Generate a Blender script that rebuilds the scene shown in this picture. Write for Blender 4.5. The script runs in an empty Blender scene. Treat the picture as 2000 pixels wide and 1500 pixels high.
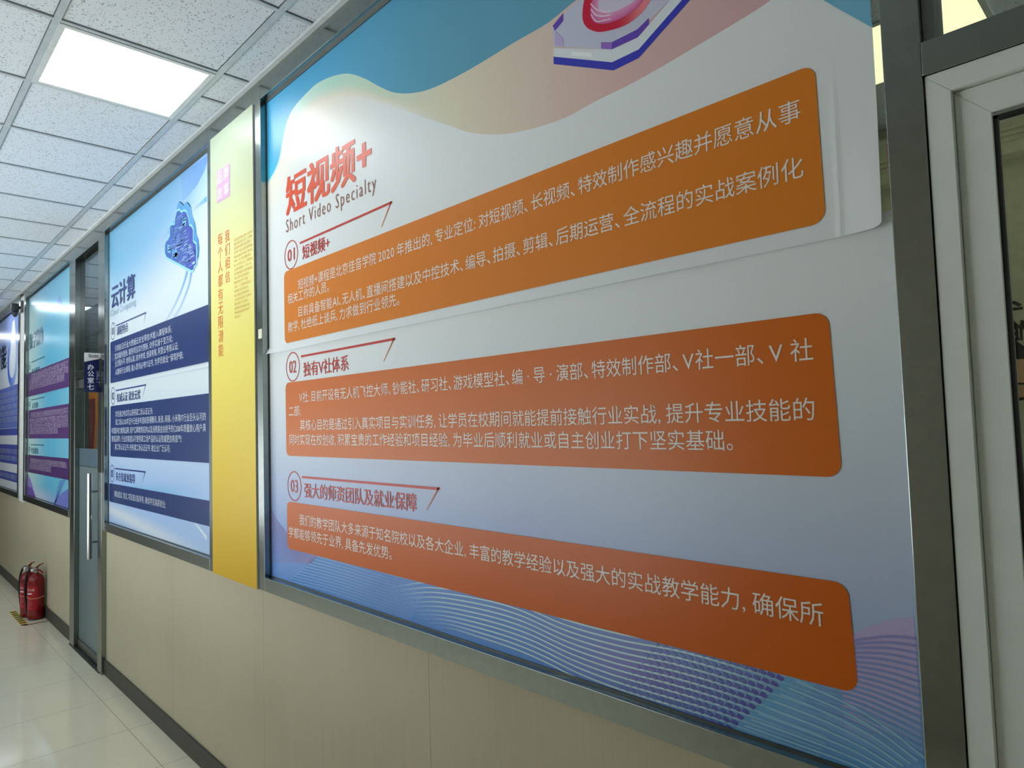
import bpy, bmesh, math, random
from mathutils import Vector, Matrix
random.seed(7)
SC = bpy.context.scene
COL = SC.collection
# ---------------------------------------------------------------- camera, world, light, exposure
cd = bpy.data.cameras.new('camera'); cam = bpy.data.objects.new('camera', cd); COL.objects.link(cam)
cd.sensor_width = 36.0; cd.sensor_fit = 'HORIZONTAL'; cd.lens = 36.0 * 1303.28 / 2000.0
cd.clip_start = 0.02; cd.clip_end = 100
YAW, PITCH, ROLL = math.radians(45.64083), math.radians(3.03334), math.radians(1.72076)
Rm = Matrix.Rotation(YAW, 3, 'Z') @ Matrix.Rotation(PITCH, 3, 'X') @ Matrix.Rotation(ROLL, 3, 'Y')
r_, f_, u_ = Rm.col[0], Rm.col[1], Rm.col[2]
cam.matrix_world = Matrix(((r_[0], u_[0], -f_[0], 0.0), (r_[1], u_[1], -f_[1], -1.2839),
                           (r_[2], u_[2], -f_[2], 1.73), (0, 0, 0, 1)))
SC.camera = cam
SKY, LOWER_FILL = 1.1, 3.7            # world light for the added windows; lower half raised to brighten the ceiling
world = bpy.data.worlds.new('world'); SC.world = world; world.use_nodes = True
wn, wl_ = world.node_tree.nodes, world.node_tree.links
tc_ = wn.new('ShaderNodeTexCoord'); sp_ = wn.new('ShaderNodeSeparateXYZ'); wl_.new(tc_.outputs['Generated'], sp_.inputs[0])
rp_ = wn.new('ShaderNodeValToRGB'); wl_.new(sp_.outputs[2], rp_.inputs[0])      # sky above; below the horizon, extra fill added for the ceiling
rp_.color_ramp.elements[0].position = 0.0; rp_.color_ramp.elements[0].color = (LOWER_FILL * .94, LOWER_FILL, LOWER_FILL * 1.03, 1)
rp_.color_ramp.elements[1].position = 0.04; rp_.color_ramp.elements[1].color = (SKY * .86, SKY, SKY * 1.02, 1)
mr_ = wn.new('ShaderNodeMapRange'); mr_.inputs['From Min'].default_value = -.5; mr_.inputs['From Max'].default_value = .5
wl_.new(sp_.outputs[2], mr_.inputs[0]); wl_.new(mr_.outputs[0], rp_.inputs[0])
rp_.color_ramp.elements[0].position = .48; rp_.color_ramp.elements[1].position = .52
wl_.new(rp_.outputs[0], wn['Background'].inputs[0]); wn['Background'].inputs[1].default_value = 1.0
vs = SC.view_settings
SC.display_settings.display_device = 'sRGB'
vs.view_transform = 'Standard'; vs.look = 'None'; vs.gamma = 1.0; vs.use_curve_mapping = False
vs.exposure = 0.38
LAMP = 6.8          # strength of the corridor's ceiling panels
ROOM_LAMP = 1.25     # the dim yellowish panel in the room behind
CEIL = 3.287

# ---------------------------------------------------------------- helpers
def s2l(c):
    return tuple((x / 12.92 if x <= 0.04045 else ((x + 0.055) / 1.055) ** 2.4) for x in c)
def rgb(r, g, b): return s2l((r / 255, g / 255, b / 255))
def mix(a, b, t):
    t = max(0.0, min(1.0, t)); return tuple(x + (y - x) * t for x, y in zip(a, b))
def smooth(a, b, x):
    t = max(0.0, min(1.0, (x - a) / (b - a))); return t * t * (3 - 2 * t)
def interp(pts, x):
    if x <= pts[0][0]: return pts[0][1]
    for (x0, y0), (x1, y1) in zip(pts, pts[1:]):
        if x <= x1: return y0 + (y1 - y0) * (x - x0) / (x1 - x0)
    return pts[-1][1]
def spline(pts, n):
    """Catmull-Rom through pts -> n+1 points"""
    P = [Vector(p) for p in pts]; P = [P[0] * 2 - P[1]] + P + [P[-1] * 2 - P[-2]]
    out = []; segs = len(P) - 3
    for i in range(n + 1):
        t = i / n * segs; k = min(int(t), segs - 1); t -= k
        a, b, c, d = P[k:k + 4]
        out.append(0.5 * ((2 * b) + (c - a) * t + (2 * a - 5 * b + 4 * c - d) * t * t + (3 * b - a - 3 * c + d) * t ** 3))
    return out

class NT:
    def __init__(s, name):
        s.m = bpy.data.materials.new(name); s.m.use_nodes = True
        s.n = s.m.node_tree.nodes; s.l = s.m.node_tree.links; s.n.clear()
        s.out = s.n.new('ShaderNodeOutputMaterial')
    def node(s, t, **kw):
        n = s.n.new(t)
        for k, v in kw.items():
            if k.startswith('i_'): n.inputs[k[2:].replace('_', ' ')].default_value = v
            else: setattr(n, k, v)
        return n
    def link(s, a, b): s.l.new(a, b)
    def pbsdf(s, col=None, rough=0.5, metal=0.0, spec=0.5):
        b = s.node('ShaderNodeBsdfPrincipled')
        if col is not None: b.inputs['Base Color'].default_value = (*col, 1)
        b.inputs['Roughness'].default_value = rough; b.inputs['Metallic'].default_value = metal
        b.inputs['Specular IOR Level'].default_value = spec
        s.link(b.outputs[0], s.out.inputs[0]); return b
def noise_col(t, b, c1, c2, scale, vec=None, detail=4, lo=0.35, hi=0.65, coord='Object', scl=(1, 1, 1)):
    tc = t.node('ShaderNodeTexCoord'); mp = t.node('ShaderNodeMapping'); mp.inputs['Scale'].default_value = scl
    t.link(tc.outputs[coord], mp.inputs[0])
    nz = t.node('ShaderNodeTexNoise'); nz.inputs['Scale'].default_value = scale; nz.inputs['Detail'].default_value = detail
    t.link(mp.outputs[0], nz.inputs['Vector'])
    cr = t.node('ShaderNodeValToRGB'); cr.color_ramp.elements[0].position = lo; cr.color_ramp.elements[1].position = hi
    cr.color_ramp.elements[0].color = (*c1, 1); cr.color_ramp.elements[1].color = (*c2, 1)
    t.link(nz.outputs[0], cr.inputs[0]); t.link(cr.outputs[0], b.inputs['Base Color'])
    return nz, cr, mp
def plain(name, col, rough=0.5, metal=0.0, spec=0.5, var=0.06, scale=18):
    t = NT(name); b = t.pbsdf(col, rough, metal, spec)
    noise_col(t, b, tuple(c * (1 - var) for c in col), tuple(min(1, c * (1 + var)) for c in col), scale)
    return t.m
def emit(name, col, s):
    t = NT(name); e = t.node('ShaderNodeEmission'); e.inputs[0].default_value = (*col, 1); e.inputs[1].default_value = s
    t.link(e.outputs[0], t.out.inputs[0]); return t.m

# print: the poster sheets' own ink colours are kept per face corner
def print_mat(name, rough, spec=0.5):
    t = NT(name); b = t.pbsdf((.8, .8, .8), rough, 0, spec)
    a = t.node('ShaderNodeAttribute', attribute_name='ink'); t.link(a.outputs['Color'], b.inputs['Base Color'])
    nz = t.node('ShaderNodeTexNoise'); nz.inputs['Scale'].default_value = 3.0; nz.inputs['Detail'].default_value = 2
    tc = t.node('ShaderNodeTexCoord'); t.link(tc.outputs['Object'], nz.inputs['Vector'])
    bp = t.node('ShaderNodeBump'); bp.inputs['Strength'].default_value = 0.05; bp.inputs['Distance'].default_value = 0.02
    t.link(nz.outputs[0], bp.inputs['Height']); t.link(bp.outputs[0], b.inputs['Normal'])
    return t.m
M_PRINT = print_mat('printed_satin_paper', 0.33, 0.30)
M_PRINTG = print_mat('printed_gloss_film', 0.24, 0.34)

def steel(name, col, rough):
    t = NT(name); b = t.pbsdf(col, rough, 1.0)
    noise_col(t, b, tuple(c * .96 for c in col), tuple(min(1, c * 1.04) for c in col), 40, detail=2)
    b.inputs['Anisotropic'].default_value = 0.4
    return t.m
M_STEEL = steel('brushed_stainless_steel', rgb(148, 154, 150), 0.2)
M_STEELD = steel('brushed_steel_dark', rgb(120, 122, 120), 0.35)
M_CHROME = plain('polished_steel', rgb(176, 178, 180), 0.22, 1.0)

def wall_mat():
    t = NT('cream_laminate_board'); b = t.pbsdf((.6, .55, .45), 0.5, 0, .35)
    c = rgb(190, 180, 154)
    tc = t.node('ShaderNodeTexCoord'); mp = t.node('ShaderNodeMapping'); mp.inputs['Scale'].default_value = (170, 170, 1.2)
    t.link(tc.outputs['Object'], mp.inputs[0])
    nz = t.node('ShaderNodeTexNoise'); nz.inputs['Scale'].default_value = 1.0; nz.inputs['Detail'].default_value = 5
    t.link(mp.outputs[0], nz.inputs['Vector'])
    n2 = t.node('ShaderNodeTexNoise'); n2.inputs['Scale'].default_value = 1.6; n2.inputs['Detail'].default_value = 6
    t.link(tc.outputs['Object'], n2.inputs['Vector'])
    cr = t.node('ShaderNodeValToRGB'); cr.color_ramp.elements[0].position = .3; cr.color_ramp.elements[1].position = .7
    cr.color_ramp.elements[0].color = (*[x * .95 for x in c], 1); cr.color_ramp.elements[1].color = (*[x * 1.03 for x in c], 1)
    t.link(nz.outputs[0], cr.inputs[0])
    mx = t.node('ShaderNodeMix', data_type='RGBA', blend_type='MULTIPLY'); mx.inputs['Factor'].default_value = 1
    c2 = t.node('ShaderNodeValToRGB'); c2.color_ramp.elements[0].position = .3; c2.color_ramp.elements[1].position = .55
    c2.color_ramp.elements[0].color = (.93, .93, .92, 1); c2.color_ramp.elements[1].color = (1, 1, 1, 1)
    t.link(n2.outputs[0], c2.inputs[0])
    t.link(cr.outputs[0], mx.inputs[6]); t.link(c2.outputs[0], mx.inputs[7])
    # joints between the boards every 1.2 m
    sx = t.node('ShaderNodeSeparateXYZ'); t.link(tc.outputs['Object'], sx.inputs[0])
    ad = t.node('ShaderNodeMath', operation='ADD'); ad.inputs[1].default_value = 100 * 1.2 + 2.925; t.link(sx.outputs[0], ad.inputs[0])
    md = t.node('ShaderNodeMath', operation='MODULO'); md.inputs[1].default_value = 1.2; t.link(ad.outputs[0], md.inputs[0])
    lt = t.node('ShaderNodeMath', operation='LESS_THAN'); lt.inputs[1].default_value = 0.0028; t.link(md.outputs[0], lt.inputs[0])
    m2 = t.node('ShaderNodeMix', data_type='RGBA'); t.link(lt.outputs[0], m2.inputs['Factor'])
    t.link(mx.outputs[2], m2.inputs[6]); m2.inputs[7].default_value = (*[x * .55 for x in c], 1)
    t.link(m2.outputs[2], b.inputs['Base Color'])
    return t.m
M_WALL = wall_mat()
M_BASE = plain('charcoal_skirting', rgb(64, 62, 55), 0.5, 0, .4)
M_WHITE = plain('white_paint', rgb(222, 224, 222), 0.55)
M_GREYWALL = plain('grey_wall_paint', rgb(150, 155, 150), 0.7)
M_OLIVE = plain('olive_beige_wall_paint', rgb(206, 208, 180), 0.7)
M_PVC = plain('white_pvc', rgb(226, 232, 226), 0.35, 0, .4, .02)
M_RUBBER = plain('black_rubber', rgb(22, 24, 24), 0.6)
M_RED = plain('red_enamel', rgb(126, 10, 22), 0.22, 0, .5, .05)
M_DRED = plain('dark_red_reflection', rgb(140, 44, 50), 0.8)
M_ORANGE = plain('orange_reflection', rgb(240, 140, 50), 0.7)
M_LABELW = plain('white_label', rgb(225, 220, 218), 0.5)
M_NAVY = plain('navy_acrylic', rgb(20, 26, 72), 0.25)
M_YTAPE = plain('yellow_tape', rgb(214, 190, 70), 0.5)
M_BTAPE = plain('black_tape', rgb(40, 36, 28), 0.5)
M_RTAPE = plain('dark_red_tape', rgb(110, 34, 30), 0.5)
M_BLACK = plain('black_plastic', rgb(40, 44, 50), 0.4)
M_TWINE = plain('pale_twine', rgb(205, 160, 120), 0.7)

def ceil_mat():
    t = NT('mineral_fibre_tile'); b = t.pbsdf((.7, .7, .7), 0.9, 0, .1)
    tc = t.node('ShaderNodeTexCoord')
    vo = t.node('ShaderNodeTexVoronoi'); vo.inputs['Scale'].default_value = 95; t.link(tc.outputs['Object'], vo.inputs['Vector'])
    n2 = t.node('ShaderNodeTexNoise'); n2.inputs['Scale'].default_value = 60; n2.inputs['Detail'].default_value = 3
    t.link(tc.outputs['Object'], n2.inputs['Vector'])
    ad = t.node('ShaderNodeMath', operation='MULTIPLY_ADD'); t.link(n2.outputs[0], ad.inputs[0]); ad.inputs[1].default_value = -0.75
    ad.inputs[2].default_value = 0.60
    lt = t.node('ShaderNodeMath', operation='LESS_THAN'); t.link(vo.outputs['Distance'], lt.inputs[0]); t.link(ad.outputs[0], lt.inputs[1])
    mx = t.node('ShaderNodeMix', data_type='RGBA'); t.link(lt.outputs[0], mx.inputs['Factor'])
    mx.inputs[6].default_value = (*rgb(214, 222, 230), 1); mx.inputs[7].default_value = (*rgb(150, 152, 150), 1)
    t.link(mx.outputs[2], b.inputs['Base Color'])
    bp = t.node('ShaderNodeBump'); bp.inputs['Strength'].default_value = .3; bp.inputs['Distance'].default_value = .002; bp.invert = True
    t.link(lt.outputs[0], bp.inputs['Height']); t.link(bp.outputs[0], b.inputs['Normal'])
    return t.m
M_CEIL = ceil_mat()
M_TEE = plain('white_grid_tee', rgb(206, 212, 214), 0.4)
M_GRID = plain('grey_white_grid_tee', rgb(184, 194, 200), 0.4)
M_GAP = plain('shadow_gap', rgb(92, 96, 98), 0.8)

def floor_mat():
    t = NT('polished_porcelain_tile'); b = t.pbsdf((.6, .58, .52), 0.12, 0, .5)
    tc = t.node('ShaderNodeTexCoord'); sx = t.node('ShaderNodeSeparateXYZ'); t.link(tc.outputs['Object'], sx.inputs[0])
    ms = []
    for k, off in ((0, 600 + 3.836 + .0012), (1, 600 + .143 + .0012)):
        ad = t.node('ShaderNodeMath', operation='ADD'); ad.inputs[1].default_value = off; t.link(sx.outputs[k], ad.inputs[0])
        md = t.node('ShaderNodeMath', operation='MODULO'); md.inputs[1].default_value = .6; t.link(ad.outputs[0], md.inputs[0])
        lt = t.node('ShaderNodeMath', operation='LESS_THAN'); lt.inputs[1].default_value = .0026; t.link(md.outputs[0], lt.inputs[0]); ms.append(lt)
    mxx = t.node('ShaderNodeMath', operation='MAXIMUM'); t.link(ms[0].outputs[0], mxx.inputs[0]); t.link(ms[1].outputs[0], mxx.inputs[1])
    nz = t.node('ShaderNodeTexNoise'); nz.inputs['Scale'].default_value = 2.2; nz.inputs['Detail'].default_value = 7
    t.link(tc.outputs['Object'], nz.inputs['Vector'])
    cr = t.node('ShaderNodeValToRGB'); c = rgb(238, 228, 204)
    cr.color_ramp.elements[0].color = (*[x * .93 for x in c], 1); cr.color_ramp.elements[1].color = (*[x * 1.06 for x in c], 1)
    t.link(nz.outputs[0], cr.inputs[0])
    mx = t.node('ShaderNodeMix', data_type='RGBA'); t.link(mxx.outputs[0], mx.inputs['Factor'])
    t.link(cr.outputs[0], mx.inputs[6]); mx.inputs[7].default_value = (*rgb(112, 106, 96), 1)
    t.link(mx.outputs[2], b.inputs['Base Color'])
    rr = t.node('ShaderNodeMath', operation='MULTIPLY_ADD'); rr.inputs[1].default_value = .4; rr.inputs[2].default_value = .085
    t.link(mxx.outputs[0], rr.inputs[0]); t.link(rr.outputs[0], b.inputs['Roughness'])
    return t.m
M_FLOOR = floor_mat()

def glass_mat(name, tint, refl=1.0, rough=0.0):
    t = NT(name); tr = t.node('ShaderNodeBsdfTransparent'); tr.inputs[0].default_value = (*tint, 1)
    gl = t.node('ShaderNodeBsdfGlossy'); gl.inputs['Roughness'].default_value = rough; gl.inputs[0].default_value = (.95, .97, 1, 1)
    lw = t.node('ShaderNodeLayerWeight'); lw.inputs[0].default_value = .5          # Schlick reflectance, the same from both sides of the thin pane
    pw = t.node('ShaderNodeMath', operation='POWER'); pw.inputs[1].default_value = 5.0; t.link(lw.outputs['Facing'], pw.inputs[0])
    mu = t.node('ShaderNodeMath', operation='MULTIPLY_ADD'); mu.inputs[1].default_value = .96 * refl; mu.inputs[2].default_value = .04 * refl
    t.link(pw.outputs[0], mu.inputs[0])
    mx = t.node('ShaderNodeMixShader'); t.link(mu.outputs[0], mx.inputs[0]); t.link(tr.outputs[0], mx.inputs[1]); t.link(gl.outputs[0], mx.inputs[2])
    t.link(mx.outputs[0], t.out.inputs[0]); return t.m
M_GLASS = glass_mat('window_glass', (.9, .92, .86))
M_GLASST = glass_mat('tinted_transom_glass', (.46, .51, .54))
M_GLASSD = glass_mat('door_glass', (.80, .88, .90))
def frost_mat(name, f, col):
    t = NT(name); tr = t.node('ShaderNodeBsdfTransparent'); tr.inputs[0].default_value = (.75, .82, .85, 1)
    df = t.node('ShaderNodeBsdfPrincipled'); df.inputs['Base Color'].default_value = (*col, 1); df.inputs['Roughness'].default_value = .3
    mx = t.node('ShaderNodeMixShader'); mx.inputs[0].default_value = f
    t.link(tr.outputs[0], mx.inputs[1]); t.link(df.outputs[0], mx.inputs[2]); t.link(mx.outputs[0], t.out.inputs[0]); return t.m
M_FROST = frost_mat('frosted_film', .4, rgb(120, 142, 155)); M_FILM = frost_mat('grey_privacy_film', .42, rgb(150, 162, 164))

def link(name, bm, mat, parent=None, smooth_=False, mats=None):
    me = bpy.data.meshes.new(name); bm.normal_update(); bm.to_mesh(me); bm.free()
    for m in (mats or [mat]): me.materials.append(m)
    if smooth_:
        for p in me.polygons: p.use_smooth = True
    o = bpy.data.objects.new(name, me); COL.objects.link(o)
    if parent is not None: o.parent = parent
    return o
def box(bm, x0, x1, y0, y1, z0, z1, bev=0.0, mi=0):
    ret = bmesh.ops.create_cube(bm, size=1.0)
    vs_ = ret['verts']
    for v in vs_:
        v.co = Vector(((x0 + x1) / 2 + v.co.x * (x1 - x0), (y0 + y1) / 2 + v.co.y * (y1 - y0), (z0 + z1) / 2 + v.co.z * (z1 - z0)))
    fs = {f for v in vs_ for f in v.link_faces}
    for f in fs: f.material_index = mi
    if bev:
        es = {e for v in vs_ for e in v.link_edges}
        r = bmesh.ops.bevel(bm, geom=list(es), offset=bev, segments=2, affect='EDGES', profile=.5)
        for f in r['faces']: f.material_index = mi
def boxo(name, mat, dims, parent=None, bev=0.0):
    bm = bmesh.new(); box(bm, *dims, bev=bev); return link(name, bm, mat, parent)
def tube(bm, pts, rad, seg=10, cap=True):
    pts = [Vector(p) for p in pts]; n = len(pts); rings = []
    rads = rad if isinstance(rad, (list, tuple)) else [rad] * n
    up = Vector((0, 0, 1)); prev = None
    for i, p in enumerate(pts):
        d = (pts[min(i + 1, n - 1)] - pts[max(i - 1, 0)]).normalized()
        a = prev - d * prev.dot(d) if prev is not None else (up if abs(d.z) < .9 else Vector((1, 0, 0))).cross(d)
        a.normalize(); prev = a; b = d.cross(a)
        rings.append([bm.verts.new(p + (a * math.cos(2 * math.pi * k / seg) + b * math.sin(2 * math.pi * k / seg)) * rads[i]) for k in range(seg)])
    for r0, r1 in zip(rings, rings[1:]):
        for k in range(seg): bm.faces.new((r0[k], r0[(k + 1) % seg], r1[(k + 1) % seg], r1[k]))
    if cap: bm.faces.new(rings[0][::-1]); bm.faces.new(rings[-1])
def lathe(bm, prof, cx, cy, seg=32):
    rings = []
    for r, z in prof:
        rings.append([bm.verts.new((cx + r * math.cos(2 * math.pi * k / seg), cy + r * math.sin(2 * math.pi * k / seg), z)) for k in range(seg)])
    for r0, r1 in zip(rings, rings[1:]):
        for k in range(seg): bm.faces.new((r0[k], r0[(k + 1) % seg], r1[(k + 1) % seg], r1[k]))
    bm.faces.new(rings[0][::-1]); bm.faces.new(rings[-1])
def empty(name, loc=(0, 0, 0)):
    o = bpy.data.objects.new(name, None); COL.objects.link(o); o.location = loc; o.empty_display_size = .05; return o
def tag(o, label, cat, group=None):
    o['label'] = label; o['category'] = cat
    if group: o['group'] = group
    return o
def struct(o): o['kind'] = 'structure'; return o
def reparent(o, p):
    """make o a child of p while its mesh stays in world coordinates"""
    o.parent = p; o.matrix_parent_inverse = Matrix.Translation(p.location).inverted(); return o

# ---------------------------------------------------------------- flat print work (sheets in the wall plane, facing -y)
class Art:
    """flat coloured print: polygons and strips in (x, z) at depth y, with an ink colour per corner"""
    def __init__(s, y=0.0, warp=None):
        s.bm = bmesh.new(); s.cl = s.bm.loops.layers.float_color.new('ink'); s.y = y; s.warp = warp
    dy = 0.0
    def v(s, x, z): return s.bm.verts.new((x, s.y + s.dy + (s.warp(x, z) if s.warp else 0.0), z))
    def face(s, vs, cs):
        try: f = s.bm.faces.new(vs)
        except ValueError: return
        for l, c in zip(f.loops, cs): l[s.cl] = (*c, 1)
        f.normal_update()
        if f.normal.y > 0: f.normal_flip()
        return f
    def quadgrid(s, xs, lo, hi, nz, col):
        rows = []
        for x in xs:
            a, b = lo(x), max(hi(x), lo(x) + 1e-5)
            rows.append([(x, a + (b - a) * j / nz) for j in range(nz + 1)])
        V = [[s.v(*p) for p in r] for r in rows]
        C = [[col(*p) for p in r] for r in rows]
        for i in range(len(xs) - 1):
            for j in range(nz):
                s.face((V[i][j], V[i + 1][j], V[i + 1][j + 1], V[i][j + 1]), (C[i][j], C[i + 1][j], C[i + 1][j + 1], C[i][j + 1]))
    def poly(s, pts, col):
        vs = [s.v(*p) for p in pts]
        c = [col(*p) if callable(col) else col for p in pts]
        s.face(vs, c)
    def ribbon(s, pts, w, col):
        """col: colour or function of t in 0..1; w: width or function of t"""
        P = [Vector((p[0], p[1])) for p in pts]; n = len(P); A, B, Cc = [], [], []
        for i, p in enumerate(P):
            d = (P[min(i + 1, n - 1)] - P[max(i - 1, 0)]).normalized(); nn = Vector((-d.y, d.x)); t = i / (n - 1)
            ww = (w(t) if callable(w) else w) / 2
            A.append(s.v(*(p + nn * ww))); B.append(s.v(*(p - nn * ww))); Cc.append(col(t) if callable(col) else col)
        for i in range(n - 1): s.face((A[i], A[i + 1], B[i + 1], B[i]), (Cc[i], Cc[i + 1], Cc[i + 1], Cc[i]))
    def ring(s, cx, cz, rx, rz, w, col, seg=48):
        o = [s.v(cx + rx * math.cos(a), cz + rz * math.sin(a)) for a in [2 * math.pi * k / seg for k in range(seg)]]
        i_ = [s.v(cx + (rx - w) * math.cos(a), cz + (rz - w) * math.sin(a)) for a in [2 * math.pi * k / seg for k in range(seg)]]
        for k in range(seg): s.face((o[k], o[(k + 1) % seg], i_[(k + 1) % seg], i_[k]), [col] * 4)
    def rounded(s, x0, x1a, x1b, z0, z1, r, col, right=True):
        """panel, left x0, right edge running from x1a (bottom) to x1b (top), rounded corners"""
        pts = []
        def arc(cx, cz, a0):
            for k in range(7):
                a = a0 + math.pi / 2 * k / 6; pts.append((cx + r * math.cos(a), cz + r * math.sin(a)))
        arc(x0 + r, z0 + r, math.pi)
        if right: arc(x1a - r, z0 + r, 1.5 * math.pi); arc(x1b - r, z1 - r, 0)
        else: pts.extend([(x1a, z0), (x1b, z1)])
        arc(x0 + r, z1 - r, math.pi / 2)
        s.poly(pts, col)
    def text(s, body, xL, xR, z, em=None, zT=None, weight=0.0, col=(1, 1, 1), rot=False, spacing=1.0):
        """one line of lettering fitted to xL..xR; em = letter size with z the foot of the characters, or zT = their top"""
        vs_, fs, (mnx, mxx, mny, mxy) = set_line(body) if em is not None else glyphs(body, min(weight, 0.0), spacing)
        sx = (xR - xL) / (mxx - mnx)
        if em is None: sz = (zT - z) / (mxy - mny); oz = z - mny * sz
        else: sz = em; oz = z + .075 * em
        c = [(xL + (a - mnx) * sx, oz + b * sz) for a, b in vs_]
        w = weight * abs(sz) * .8
        for k, (dx, dz) in enumerate([(0, 0)] if weight <= 0 else [(-w, -w * .6), (w, -w * .6), (w, w * .6), (-w, w * .6)]):
            s.dy = -.00009 * k
            V = [s.v(p[0] + dx, p[1] + dz) for p in c]
            for f in fs: s.face([V[i] for i in f], [col(*c[i]) if callable(col) else col for i in f])
        s.dy = 0.0
    def vtext(s, body, xL, xR, zTop, zBot, weight=0.0, col=(1, 1, 1), gap=.12):
        h = (zTop - zBot) / len(body)
        for i, ch in enumerate(body):
            if ch == ' ': continue
            s.text(ch, xL, xR, zTop - (i + 1) * h + h * gap / 2, zT=zTop - i * h - h * gap / 2, weight=weight, col=col)
    def done(s, name, mat, parent=None): return link(name, s.bm, mat, parent)
def set_line(body):
    """body lettering set tightly: full-width characters one em apart, punctuation narrower"""
    V, F, x = [], [], 0.0
    for ch in body:
        if ch == ' ': x += .25; continue
        vs_, fs, (a, b, c, d) = glyphs(ch, 0.0)
        wide = ord(ch) > 0x2e80
        adv, off = (1.0, 0.0) if wide else (b - a + .10, .05 - a)
        if ch in '、。': adv = .56
        if ch == '·': adv, off = .3, .1 - a
        if ch in '“《': adv, off = .6, .1 - a
        if ch in '》；': adv, off = .6, .05 - a
        n = len(V); V += [(p + x + off, q) for p, q in vs_]; F += [tuple(i + n for i in f) for f in fs]; x += adv
    xs = [v[0] for v in V]; ys = [v[1] for v in V]
    return V, F, (min(xs), max(xs), min(ys), max(ys))
_G = {}
def glyphs(body, weight, spacing=1.0):
    key = (body, weight, spacing)
    if key not in _G:
        cu = bpy.data.curves.new('lettering', 'FONT'); cu.body = body; cu.size = 1.0; cu.fill_mode = 'FRONT'
        cu.offset = weight; cu.resolution_u = 2; cu.space_character = spacing
        o = bpy.data.objects.new('lettering', cu); COL.objects.link(o)
        dg = bpy.context.evaluated_depsgraph_get(); dg.update()
        ev = o.evaluated_get(dg); me = ev.to_mesh()
        vs_ = [(v.co.x, v.co.y) for v in me.vertices]; fs = [tuple(p.vertices) for p in me.polygons]
        ev.to_mesh_clear(); bpy.data.objects.remove(o); bpy.data.curves.remove(cu)
        xs = [v[0] for v in vs_]; ys = [v[1] for v in vs_]
        _G[key] = (vs_, fs, (min(xs), max(xs), min(ys), max(ys)))
    return _G[key]

# ================================================================= the setting
X0, X1, YL = -20.0, 4.0, -2.7
fl = struct(boxo('floor', M_FLOOR, (X0, X1, YL, 5.0, -.1, 0)))
# ceiling boards (600 mm grid); the two grid directions are trims of their own
GX, GY = -2.316, -0.176
struct(boxo('ceiling', M_CEIL, (X0, X1, YL, 5.0, CEIL + .006, CEIL + .1)))
bm = bmesh.new()
lamps_c = [(-3.216, -.476), (-9.816, -.476), (-13.116, -.476)]
def tee(bm, x0, x1, y0, y1, along):
    box(bm, x0, x1, y0, y1, CEIL - .001, CEIL + .006)
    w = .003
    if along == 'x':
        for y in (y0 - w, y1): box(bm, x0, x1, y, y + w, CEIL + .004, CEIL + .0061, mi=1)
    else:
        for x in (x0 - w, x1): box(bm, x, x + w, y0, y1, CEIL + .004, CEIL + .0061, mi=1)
ys = [GY - .6 * k for k in range(7)]
for y in ys: tee(bm, X0, X1, y - .012, y + .012, 'x')
k = -3
while GX - .6 * k > X0:
    x = GX - .6 * k
    edges = [-.03] + ys + [YL]
    for a, b in zip(edges, edges[1:]):
        tee(bm, x - .009, x + .009, b + .012, a - .012, 'y')
    k += 1
tee(bm, -3.19 - .009, -3.19 + .009, -.164, -.03, 'y')
struct(link('trim_1', bm, M_TEE, mats=[M_GRID, M_GAP]))
# white angle moulding where the ceiling meets the steel head
bm = bmesh.new()
box(bm, X0, X1, -.050, -.028, CEIL - .010, CEIL + .004, .002)
struct(link('trim_2', bm, M_TEE))
# right wall: cream board up to the window sills (glass door and right-hand door left open)
def wall_piece(name, x0, x1, z0=0.0, z1=1.03): return struct(boxo(name, M_WALL, (x0, x1, 0.0, .09, z0, z1)))
bm = bmesh.new()
for a, b in ((-5.60, -.29), (X0, -6.50)): box(bm, a, b, 0.0, .09, 0.0, 1.03)
for a, b in ((-3.50, -2.90), (-9.30, -8.86), (X0, -14.0)): box(bm, a, b, 0.003, .09, 1.03, CEIL)
struct(link('wall_right', bm, M_WALL))
bm = bmesh.new()
for a, b in ((-5.60, -.29), (X0, -6.50)): box(bm, a, b, -.012, .0, 0.0, .105, .002)
struct(link('baseboard_right', bm, M_BASE))
FILL_WIN = [(-9.0 + 1.7 * i, -9.0 + 1.7 * i + 1.5) for i in range(4)]  # openings added in the unseen wall to let in fill light
bm = bmesh.new(); box(bm, X0, X1, YL - .1, YL, 0, .45); box(bm, X0, X1, YL - .1, YL, 2.6, CEIL)
e_ = [X0] + [v for w_ in FILL_WIN for v in w_] + [X1]
for i in range(0, len(e_), 2): box(bm, e_[i], e_[i + 1], YL - .1, YL, .45, 2.6)
struct(link('wall_left', bm, plain('cream_paint', rgb(205, 198, 180), .6)))
struct(boxo('baseboard_left', M_BASE, (X0, X1, YL, YL + .012, 0, .105)))
struct(boxo('wall_far', M_WHITE, (X0 - .1, X0, YL, 5.0, 0, CEIL)))
bm = bmesh.new()          # unseen window opening, added to light the room behind
for dd in ((YL, .5, 0, CEIL), (2.6, 5.0, 0, CEIL), (.5, 2.6, 0, .8), (.5, 2.6, 2.7, CEIL)): box(bm, X1, X1 + .1, *dd)
struct(link('wall_near', bm, M_GREYWALL))
for i, (a, b) in enumerate(FILL_WIN):
    w_ = struct(empty('window_%d' % (i + 5), ((a + b) / 2, YL, .45)))  # frame of an added fill window, out of view
    for dd in ((a, a + .05, .45, 2.6), (b - .05, b, .45, 2.6), (a + .05, b - .05, .45, .5), (a + .05, b - .05, 2.55, 2.6)):
        reparent(boxo('frame', M_PVC, (dd[0], dd[1], YL - .08, YL - .02, dd[2], dd[3])), w_)
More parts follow.
